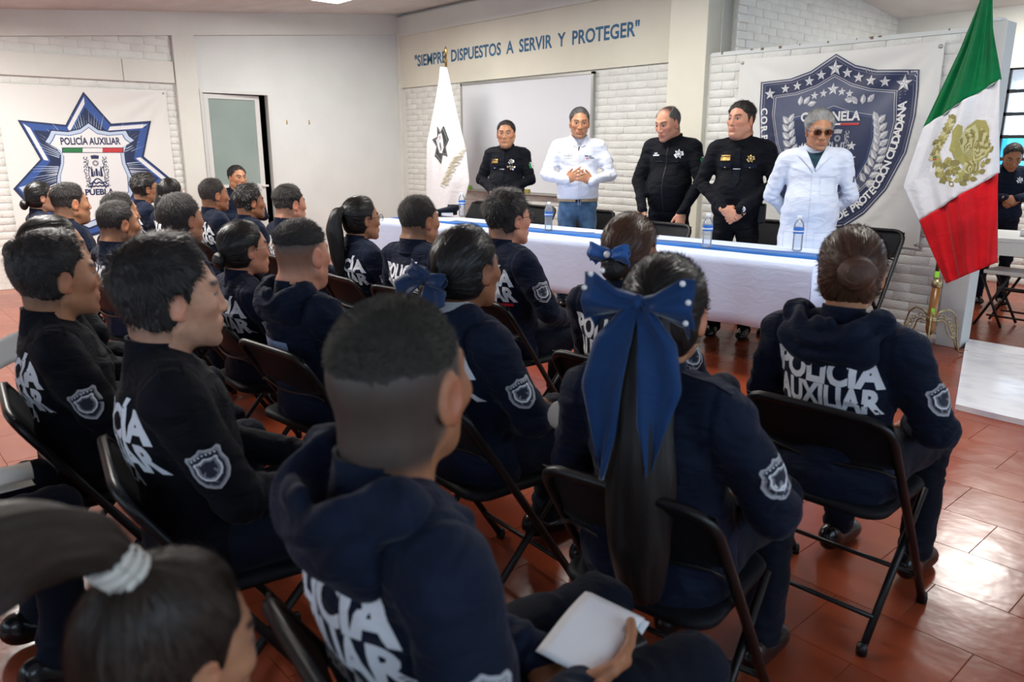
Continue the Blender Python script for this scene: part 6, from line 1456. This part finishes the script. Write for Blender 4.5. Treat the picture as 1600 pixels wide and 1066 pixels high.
# ---- third row (nearest)
def to_local(q, hx, hy, z, hb, lean=-.08):
    s = z/1.215; a = math.radians(hb-90); hyo = (-.03+lean*.52)*s; rx, ry = hx+math.sin(a)*hyo, hy-math.cos(a)*hyo
    dx, dy = q[0]-rx, q[1]-ry; lx, ly = (math.cos(a)*dx+math.sin(a)*dy)/s, (-math.sin(a)*dx+math.cos(a)*dy)/s; lz = q[2]/s-.46; return (lx, ly+.06-lean*lz, lz)
HOLD_W = to_local(onZ(905, 1085, .60), -.87, .575, 1.218, 82)
C_ = mk(x=-.87, y=.575, z=1.218, label='man with close-cropped head in hooded navy jacket holding papers, nearest in the middle', chair='black folding chair under the close-cropped man holding papers', hair=BUZZ, hk='hair_buzz', stubble=dict(low=.020, amt=.93, soft=.025), stubc=(.045, .040, .036), hb=82, hh=110, hs=1.14, b=dict(hood=1, arm='hold', seed=9), h=.0028, hairh=.0028, jh=.006, skin='brown', hands={1: dict(k='hold', fwd=(-.12, .98, .10), up=(.80, .1, -.55)), -1: dict(k='hold', fwd=(.97, -.15, .05), up=(0, .1, -1))}, **MALE)
J_ = mk(x=-1.82, y=.57, z=1.205, label='pale man with thick swept black hair in black uniform, in profile', chair='black folding chair under the pale man with thick swept hair', hair=dict(THICK, top=.024, side=.012, lump=.002, quiff=.010), hk='hair_black', hb=80, hh=82, b=dict(seed=10, wr=.9), h=.0028, hairh=.003, jh=.0065, skin='light', top='black', mark=1, **MALE)
K_ = mk(x=-2.52, y=.48, z=1.172, label='tan man with full black hair in black uniform at the left edge, in profile', chair='black folding chair under the tan man at the left edge', hair=dict(SHORT, side=.010, top=.020, quiff=.004), hk='hair_black', hb=84, hh=93, b=dict(seed=11), h=.003, jh=.0075, skin='tan', top='black', mark=1, **MALE)
X_ = mk(x=-3.22, y=.62, z=1.165, label='woman with pulled back black hair mostly hidden behind the tan man at the left edge', chair='black folding chair under the woman hidden behind the tan man', hair=dict(SLICK, pole=(0, -.11, .02)), hk='hair_slick', hb=86, hh=95, b=dict(fem=1, seed=2), skin='tan', top='black', h=.004, mark=1, **FEM)
bun(X_['hairo'], (0, -.13, .0), .046, M['hair_slick'], X_['T'], .004)
AA = mk(x=-2.28, y=-.14, z=1.2, label='person in black uniform at the left frame edge, rolled paper in lap', chair='black folding chair under the person with the rolled paper at the left frame edge', hair=SHORT, hk='hair_short', hb=90, hh=92, b=dict(seed=3, arm='cross'), skin='tan', top='black', h=.005, **MALE)
Z_ = mk(x=-.795, y=.172, z=1.0, label='woman with dark brown high ponytail tied with a white scrunchie, nearest at lower left', chair='black folding chair under the woman with the white scrunchie', hair=dict(SLICK, pole=(0, -.050, .110), axis=(0, -.6, 1), side=.012, top=.014, strand=.0018), hk='hair_darkbrown', hb=158, hh=100, pitch=-10, b=dict(fem=1, seed=12), h=.003, jh=.008, skin='tan', top='black', noletter=1, **FEM)
ponytail(Z_['hairo'], [(0, -.045, .085), (0, -.075, .130), (0, -.12, .160), (0, -.20, .160), (0, -.29, .09), (0, -.34, -.06)], [.020, .020, .036, .052, .058, .045], M['hair_darkbrown'], Z_['T'], .003)
m = MB(); M['scr'] = fabric('white_elastic', (.66, .63, .56), bump=.2)
for k, (y, z) in enumerate(((-.064, .112), (-.073, .122), (-.083, .131))):
    pts = []
    ax = Vector((0, -.62, .70)).normalized(); u = Vector((1, 0, 0)); w = ax.cross(u)
    for i in range(17): a = 2*PI*i/16; pts.append(Vector((0, y, z))+(u*math.cos(a)+w*math.sin(a))*(.0225+.001*math.sin(i*3)))
    m.tube(pts, .0062, 8, cap=False)
o = m.obj('scrunchie', M['scr'], Z_['hairo'], True); o.matrix_local = Z_['T']
# papers held by the nearest man
def sheet(name, c, fwd, nrm, w, l, mat, label, cat, curl=.03, n=3, thick=.0012):
    y = Vector(fwd).normalized(); z = Vector(nrm); z = (z-y*z.dot(y)).normalized(); x = y.cross(z); c = Vector(c); m = MB()
    for k in range(n):
        V = []; nu = 12
        for j in range(nu+1):
            for i in range(7):
                u, v = (i/6-.5)*w, (j/nu-.5)*l; q = c+x*(u+.003*k)+y*(v+.004*k)+z*(-curl*(max(0, v/l+.1)**2)*2-.003*k); V.append(tuple(q))
        m.raw(V, [(j*7+i, j*7+i+1, (j+1)*7+i+1, (j+1)*7+i) for j in range(nu) for i in range(6)])
    o = m.obj(name, mat, None, True); o.modifiers.new('s', 'SOLIDIFY').thickness = thick; return tag(o, label, cat)
pc = onZ(922, 985, .645)
f1 = onZ(962, 925, .66)-onZ(880, 1040, .63)
sheet('paper_sheets', pc, tuple(f1), (.25, -.35, .9), .105, .175, M['paper'], 'white folded papers in the hand of the close-cropped man nearest the camera', 'paper', .02)
q = onZ(968, 985, .60); M['cyan'] = plain('cyan_card', (.05, .38, .48), .5)
sheet('card', q, tuple(f1), (.2, -.3, .9), .05, .075, M['cyan'], 'cyan blue card sticking out behind the white papers', 'card', 0, 1, .002)
q = onZ(978, 985, .592); sheet('card', q, tuple(f1), (.2, -.3, .9), .055, .08, M['paper'], 'white card edge just behind the cyan card', 'card', 0, 1, .002)
q = onZ(940, 1010, .60); m = MB(); m.box((-.035, -.07, -.005), (.035, .07, .005), 0, .003); o = m.obj('phone', M['glassf'], None, False, tuple(q)); o.rotation_euler = (.2, 0, -.4); tag(o, 'dark phone under the papers beside the cyan card', 'phone')
# rolled paper and folded paper at the left edge
q = onZ(14, 752, .66); m = MB(); V = []; n = 22
for i in range(n):
    a = -.3+i/(n-1)*5.6; r_ = .030+.005*i/n
    for s in (-1, 1): V.append((q[0]+s*.0+r_*math.cos(a)*.55-.02, q[1]+s*.0+r_*math.cos(a)*.7, q[2]+r_*math.sin(a)*.75) if False else (q[0]+.045*math.cos(a)*(.5+.5*i/n)-.02, q[1]+s*.05+.0, q[2]+.028*math.sin(a)))
m.raw(V, [(2*i, 2*i+1, 2*i+3, 2*i+2) for i in range(n-1)]); o = m.obj('rolled_paper', M['cream'], None, True); o.modifiers.new('s', 'SOLIDIFY').thickness = .002; tag(o, 'cream paper curled into a loop in the lap at the left edge', 'paper')
q = onZ(8, 548, .74); sheet('paper_sheet', q, (.3, 1, .5), (.6, -.6, .5), .10, .14, M['cream'], 'cream folded sheet held at the left edge behind the tan man', 'paper', .01, 2)
q = onZ(884, 650, .70); m = MB(); m.lathe([(.030, -.045), (.040, -.03), (.042, .0), (.040, .03), (.030, .045)], 14); o = m.obj('rolled_paper', M['cream'], None, True, tuple(q)); o.rotation_euler = (1.2, .3, 0); tag(o, 'cream roll beside the elbow of the woman with the dull navy bow', 'paper')
# ================================================================ OFFICIALS
def shirt(p, arms, b, mat, hem=-.06, h=.007, r=(.064, .052, .049, .038), g=.012, coat=False, amp=.9, name='shirt'):
    def f(P):
        d = torso_sdf(P, b, g)
        if coat:
            Z = P[:, 2]; k = np.clip(-Z/.5, 0, 1); q = np.sqrt((P[:, 0]/(.185+.05*k))**2+((P[:, 1]-.005)/(.135+.04*k))**2)-1; sk = np.maximum(q*.14, np.maximum(Z-.10, hem-Z)); d = su(d, sk, .03)
        d = su(d, arms_sdf(P, arms, r), .03); return np.maximum(d, hem-P[:, 2])
    V, Q = mesh_sdf(f, (-.37, -.26, hem-.03), (.37, .32, .56), h); V = wrinkle(V, vnormals(V, Q), arms, amp, b.get('seed', 0))
    bv = bvh_of(V, Q); me = npmesh(name, V, Q); return link(name, me, p['root'], mat, (0, 0, .93)), bv
def decal(par, bv, art, c, nrm, mats, name, up=(0, 0, 1), lift=.0022):
    n = Vector(nrm).normalized(); u = Vector(up); u = (u-n*u.dot(n)).normalized(); x = u.cross(n); c = Vector(c)
    def on(a, b, l):
        o = c+x*a+u*b+n*.35; hit = bv.ray_cast(o, -n); q = hit[0] if hit[0] is not None else c+x*a+u*b; return tuple(q+n*(lift+l))
    return link(name, art.mesh(name, on), par, mats)
def art1(*polys):
    a = Art()
    for pts, mi in polys: a.poly(pts, mi, .03)
    return a
def rect(x0, y0, x1, y1): return [(x0, y0), (x1, y0), (x1, y1), (x0, y1)]
def stand(**k):
    p = dict(k); p['sit'] = False; arms = p['arms']; b = p['b']; person(p); rt = p['root']
    tr = link('trousers', matcopy(trousers_mesh('stand', .010), [M[p.get('legs', 'navy2')]], p.get('legs', 'navy2')), rt)
    for sx in (-1, 1): s = link('shoe', matcopy(shoe_mesh(), [M['shoe']], 's'), rt, None, (sx*.115, .02, 0))
    sh, bv = shirt(p, arms, b, M[p['top']], p.get('hem', -.06), .007, coat=p.get('coat', False), name=p.get('garment', 'jacket'))
    p['sh'], p['bv'] = sh, bv
    cl = link('collar', matcopy(collar_mesh(b), [M[p['top']]], p['top']), sh, None, (0, .012, .0))
    bt = MB(); n = 36
    for z0, z1, mi, k_ in ((-.045, .0, 0, 1.0),):
        V = []
        for (e, z) in ((0, z0), (.006, z0+.002), (.006, z1-.002), (0, z1)):
            for i in range(n): a = 2*PI*i/n; V.append(((.168+.015*b.get('fat', 0)+e)*math.cos(a), (.122+.02*b.get('fat', 0)+e)*math.sin(a)+.004, z))
        bt.raw(V, [(j*n+i, j*n+(i+1) % n, (j+1)*n+(i+1) % n, (j+1)*n+i) for j in range(3) for i in range(n)])
    if p.get('belt'): o = bt.obj('belt', M[p['belt']], rt, True, (0, 0, .93+p.get('hem', -.06)+.022)); m = MB(); m.box((-.024, .126, -.046), (.024, .134, .001), 0, .003); m.box((-.016, .132, -.038), (.016, .137, -.006)); m.obj('buckle', M['chair'], o, False)
    return p
armX = lambda z=.05: [((.178, -.015, .435), (.262, .035, .20), (.060, .205, z+.02)), ((-.178, -.015, .435), (-.262, .035, .20), (-.055, .200, z+.02))]
def hold(z=0): return {1: dict(k='fold', fwd=(-1, .10, -.45), up=(.05, 1, .25), d=(0, .012, -.005)), -1: dict(k='fold', fwd=(1, -.1, -.50), up=(0, 1, .1), d=(0, -.012, -.03))}
def star7(r=.030, mi=0): return art1((star_pts(7, r, r*.52), mi), (star_pts(7, r*.62, r*.40), 1), ([(r*.3*math.cos(i*PI/4), r*.3*math.sin(i*PI/4)) for i in range(8)], mi))
flagart = lambda: art1((rect(-.036, -.024, -.012, .022), 1), (rect(-.012, -.024, .012, .022), 0), (rect(.012, -.024, .036, .022), 2), ([(.006*math.cos(i), .006*math.sin(i)) for i in range(6)], 3), (rect(-.024, .027, .024, .034), 0))
FM = lambda: [M['print'], M['green'], M['red'], M['gold']]
def uniform(p, goldstar=False, tie=True):
    sh, bv = p['sh'], p['bv']; st = M['gold'] if goldstar else M['silver']
    decal(sh, bv, star7(), (-.085, .1, .375), (-.15, 1, .15), [st, M['patchdark']], 'star_badge')
    decal(sh, bv, flagart(), (-.22, .0, .33), (-1, .38, .1), FM(), 'flag_patch')
    decal(sh, bv, art1((rect(-.038, -.012, .038, .012), 0), (rect(-.034, .018, .036, .026), 0)), (.088, .1, .372), (.15, 1, .15), [M['gold'] if tie else M['print']], 'name_plate')
    if tie:
        decal(sh, bv, art1(([(-.014, .10), (.014, .10), (.012, .07), (-.012, .07)], 0), ([(-.011, .07), (.011, .07), (.026, -.17), (0, -.21), (-.026, -.17)], 0)), (0, .1, .385), (0, 1, .1), [M['navy2']], 'tie', lift=.006)
        decal(sh, bv, art1((rect(-.026, -.003, .026, .003), 0)), (0, .1, .30), (0, 1, .1), [M['silver']], 'tie_clip', lift=.009)
        for sx in (-1, 1):
            decal(sh, bv, art1(([(-.045, .012), (.045, .012), (.045, -.012), (0, -.022), (-.045, -.012)], 0)), (sx*.085, .1, .325), (sx*.15, 1, .1), [M['navy']], 'pocket_flap', lift=.005)
            m = MB(); q = bv.ray_cast(Vector((sx*.085, .6, .312)), Vector((0, -1, 0)))[0]; m.ball((q.x, q.y+.007, q.z), .0055, 5); m.obj('button', st, sh, True)
            m = MB(); q = bv.ray_cast(Vector((sx*.030, .6, .475)), Vector((0, -1, 0)))[0]; q = q if q else Vector((sx*.03, .07, .475)); m.ball((sx*.034, .055, .488), (.009, .004, .007), 5); m.obj('collar_pin', st, sh, True)
    for sx in (-1, 1):
        m = MB(); V = []
        for i in range(6):
            t = i/5; x = sx*(.082+.11*t)
            for yy in (-.026, .026):
                hit = bv.ray_cast(Vector((x, -.012+yy, .8)), Vector((0, 0, -1))); z = hit[0].z if hit[0] else .48; V += [(x, -.012+yy, z+.007), (x, -.012+yy, z-.002)]
        Fc = []
        for i in range(5): a = 4*i; Fc += [(a, a+2, a+6, a+4), (a, a+4, a+5, a+1), (a+2, a+3, a+7, a+6)]
        Fc += [(0, 1, 3, 2), (20, 22, 23, 21)]; m.raw(V, Fc); e = m.obj('epaulette', M['navy'], sh, False)
O1 = stand(x=float(onY(790, 215, 5.0)[0]), y=5.0, z=1.645, label='heavyset officer in black uniform and tie standing with folded hands before the whiteboard', hair=SHORT, hk='hair_short', hb=-62, hh=-50, kind='heavy', skin='tan', b=dict(fat=.75, seed=1), arms=armX(.06), hands=hold(), top='black', legs='black', h=.0036, hs=1.06, garment='jacket', hem=-.14)
uniform(O1); decal(O1['sh'], O1['bv'], art1(*[([(cx_+.009*math.cos(i*PI/4), cy+.010*math.sin(i*PI/4)) for i in range(8)], 0 if j % 2 else 1) for j, (cx_, cy) in enumerate(((-.03, 0), (-.008, .004), (.014, 0), (.034, -.003), (.0, -.02), (.02, -.024)))]), (-.085, .1, .325), (-.15, 1, .1), [M['silver'], M['gold']], 'medals', lift=.008)
m = MB(); m.box((.150, .02, -.20), (.20, .10, -.04), 0, .012); m.obj('radio_pouch', M['chair'], O1['root'], False, (0, 0, .95))
O2 = stand(x=float(onY(905, 198, 5.02)[0]), y=5.02, z=1.735, label='grey-haired man in white shirt and blue jeans with fingertips pressed together', hair=dict(SHORT, side=.003, top=.009, front=0), hk='hair_pepper', hb=-44, hh=-42, pitch=-5, kind='slim', skin='tan', b=dict(seed=5, fat=.1), arms=[((.178, -.015, .435), (.270, .04, .215), (.105, .215, .175)), ((-.178, -.015, .435), (-.275, .03, .21), (-.100, .215, .165))],
           hands={1: dict(k='tent', fwd=(-.80, .35, .42), up=(.55, .75, -.1)), -1: dict(k='tent', fwd=(.80, .35, .42), up=(-.55, .75, -.1))}, top='white_shirt', legs='jeans', belt='beltm', h=.0036, hs=1.05, garment='shirt', hem=.01, browc=(.06, .05, .045))
sh, bv = O2['sh'], O2['bv']; M['slate_p'] = plain('slate_embroidery', (.10, .12, .16), .7)
decal(sh, bv, art1((rect(-.04, .0, -.01, .012), 0), (rect(-.005, .0, .02, .010), 2), (rect(.0, -.014, .045, -.004), 0), (rect(-.03, -.018, -.005, -.012), 1)), (-.085, .1, .36), (-.15, 1, .1), [M['slate_p'], M['red'], M['patch']], 'embroidery')
a = Art(); a.text('PUEBLA', .026, 0, .01, .07); a.text('GOBIERNO', .014, 0, .0, .07, dy=-.018); decal(sh, bv, a, (.088, .1, .36), (.15, 1, .1), [plain('tan_embroidery', (.33, .33, .30), .7)], 'embroidered_name')
decal(sh, bv, art1(([(0, .02), (.014, -.004), (.028, -.014), (-.028, -.014), (-.014, -.004)], 0)), (-.225, .0, .33), (-1, .3, .1), [M['slate_p']], 'sleeve_mark')
decal(sh, bv, art1((rect(-.052, -.12, -.050, .02), 0), (rect(.050, -.12, .052, .02), 0), (rect(-.05, -.122, .05, -.120), 0), (rect(-.05, .018, .05, .020), 0)), (-.085, .1, .33), (-.1, 1, .1), [plain('shirt_seam', (.52, .56, .66), .8)], 'chest_pocket')
decal(sh, bv, art1((rect(-.0015, -.40, .0015, .09), 0), (rect(.016, -.40, .018, .09), 0)), (0, .1, .36), (0, 1, .1), [plain('shirt_placket', (.54, .58, .68), .8)], 'placket')
m = MB(); 
for sx in (-1, 1): m.raw([(sx*.012, .075, .500), (sx*.060, .060, .515), (sx*.052, .088, .455), (sx*.020, .100, .438)], [(0, 1, 2, 3) if sx > 0 else (3, 2, 1, 0)])
o = m.obj('collar_points', M['white_shirt'], sh, False); o.modifiers.new('s', 'SOLIDIFY').thickness = .004
m = MB(); m.tube([(0, .098, .445), (.005, .108, .40)], .006, 6); m.obj('lapel_microphone', M['chair'], sh, True)
O3 = stand(x=float(onY(1050, 190, 5.16)[0]), y=5.16, z=1.735, label='balding officer in black jacket looking down with hands lowered on a chair back', hair=dict(HS(.004, .003, z0=.03, z1=.07, bald=1, edge=.02, lump=.0006), temple=.02), hk='hair_pepper', hb=-72, hh=-92, pitch=-17, kind='male', skin='pink', b=dict(seed=7, fat=.25), arms=[((.178, -.015, .435), (.245, .05, .18), (.150, .20, -.04)), ((-.178, -.015, .435), (-.255, .04, .18), (-.165, .19, -.05))],
           hands={1: dict(k='flat', fwd=(.12, .35, -1), up=(.3, 1, .3)), -1: dict(k='flat', fwd=(.0, .3, -1), up=(-.3, 1, .3))}, top='black', legs='navy2', h=.0036, hs=1.08, garment='jacket', hem=-.06, front=-.012, browc=(.08, .05, .035))
sh, bv = O3['sh'], O3['bv']; decal(sh, bv, star7(.038), (-.09, .1, .39), (-.2, 1, .2), [M['print'], M['patch']], 'star_badge'); decal(sh, bv, flagart(), (-.22, .0, .33), (-1, .4, .1), FM(), 'flag_patch')
decal(sh, bv, art1((rect(-.03, -.012, .03, -.002), 0), (rect(-.018, .004, .012, .012), 0)), (.09, .1, .385), (.15, 1, .15), [M['print']], 'name_tape'); decal(sh, bv, art1((rect(-.0015, -.42, .0015, .08), 0), (rect(-.09, -.03, -.03, -.027), 0), (rect(.03, -.03, .09, -.027), 0)), (0, .1, .36), (0, 1, .1), [plain('zip_seam', (.02, .025, .035), .5)], 'zip')
m = MB(); m.tube([(x, y, z) for x, y, z in [(-.175+.011*math.cos(i*PI/4), .262+.011*math.sin(i*PI/4), .93-.125) for i in range(9)]], .002, 6, cap=False); m.obj('ring', M['silver'], O3['root'], True)
O4 = stand(x=float(onY(1160, 188, 5.06)[0]), y=5.06, z=1.72, label='young officer in black uniform with gold star badge and wristwatch looking left', hair=HS(.003, .014, z0=.035, z1=.06, lump=.0008, edge=.012), hk='hair_short', hb=-66, hh=-92, pitch=2, kind='heavy', skin='pink', b=dict(seed=9, fat=.45), arms=armX(.01), hands=hold(), top='black', legs='black', h=.0036, hs=1.05, garment='jacket', hem=-.14)
uniform(O4, True)
m = MB(); c = Vector((-.075, .198, .02+.93)); m.ball(tuple(c+Vector((0, .030, .012))), (.020, .007, .021), 6, 0); m.tube([tuple(c+Vector((-.012*math.sin(a)*0+.004, .032*math.cos(a), .034*math.sin(a)+.002))) for a in [2*PI*i/14 for i in range(15)]], .008, 8, 1, cap=False); m.obj('wristwatch', [M['silver'], M['chair']], O4['root'], True)
m = MB(); m.box((-.205, -.03, -.10), (-.155, .06, .04), 0, .012); m.obj('radio_pouch', M['chair'], O4['root'], False, (0, 0, .95))
O5 = stand(x=float(onY(1277, 205, 5.06)[0]), y=5.06, z=1.645, label='grey-haired man in white coat and tinted glasses with hands behind his back', hair=dict(HS(.008, .018, z0=0, z1=.06, lump=.003, edge=.016, quiff=.008), pole=(-.03, .02, .12)), hk='hair_grey', hb=-60, hh=-48, pitch=-10, kind='slim', skin='tan', glasses='tint', b=dict(seed=11, fat=.3), arms=[((.182, -.015, .430), (.268, -.05, .18), (.12, -.17, .03)), ((-.182, -.015, .430), (-.268, -.05, .18), (-.12, -.17, .05))], top='coat', legs='navy2', h=.0036, hs=1.08, garment='white_coat', coat=True, hem=-.36, browc=(.25, .24, .23))
sh, bv = O5['sh'], O5['bv']
M['seam'] = plain('coat_seam', (.48, .54, .66), .8)
decal(sh, bv, art1((rect(-.0015, -.80, .0015, .02), 0)), (0.012, .1, .34), (0, 1, .05), [M['seam']], 'placket')
decal(sh, bv, art1(([(-.062, .17), (.062, .17), (.010, .0)], 0)), (0, .1, .345), (0, 1, .35), [M['teal']], 'undershirt', lift=.004)
for sx in (-1, 1): decal(sh, bv, art1(([(sx*.062, .165), (sx*.105, .115), (sx*.070, .075), (sx*.012, .0), (sx*.004, .015)], 0)), (0, .1, .345), (0, 1, .35), [M['coat']], 'lapel', lift=.009)
decal(sh, bv, art1((rect(-.055, -.06, -.053, .06), 0), (rect(.053, -.06, .055, .06), 0), (rect(-.055, -.062, .055, -.060), 0), (rect(-.055, .058, .055, .062), 0)), (-.095, .1, .26), (-.1, 1, .0), [M['seam']], 'chest_pocket')
for sx in (-1, 1): decal(sh, bv, art1((rect(-.065, .06, .065, .063), 0), (rect(-.065, -.10, -.063, .06), 0), (rect(.063, -.10, .065, .06), 0)), (sx*.10, .1, -.12), (0, 1, .0), [M['seam']], 'side_pocket')
decal(sh, bv, art1((rect(-.008, -.02, .008, .02), 0)), (-.25, .0, .30), (-1, .3, .1), [M['slate_p']], 'sleeve_mark')
# man in the far room looking at his hands
FR = stand(x=-2.30, y=7.98, z=1.46, label='man in navy jacket with star badge looking at his hands in the far room', hair=SHORT, hk='hair_short', hb=-60, hh=-62, pitch=-28, kind='male', skin='brown', b=dict(seed=13), arms=[((.178, -.015, .435), (.24, .06, .20), (.05, .24, .20)), ((-.178, -.015, .435), (-.24, .06, .20), (-.06, .24, .20))], hands=hold(), top='navy', legs='navy2', h=.005, garment='jacket', hem=-.10, far=True)
decal(FR['sh'], FR['bv'], star7(.036), (-.09, .1, .37), (-.2, 1, .2), [M['print'], M['patch']], 'star_badge')
# chairs of the officials
for (x, y, d, lab) in ((-6.50, 5.15, -88, 'black folding chair at the hip of the heavyset officer, left end of the table'), (-5.72, 5.18, -92, 'black folding chair behind the man in white shirt, left of him'), (-4.98, 5.22, -88, 'black folding chair directly behind the man in jeans, mostly hidden'), (-3.76, 4.70, -90, 'black folding chair tucked at the table under the balding officer\'s hands'), (-3.30, 5.52, -91, 'black folding chair between the young officer and the white coat'), (-2.50, 5.50, -90, 'black folding chair behind the man in the white coat, near the banner')):
    chair(x, y, d, lab).scale = (1.15, 1.15, 1.15)
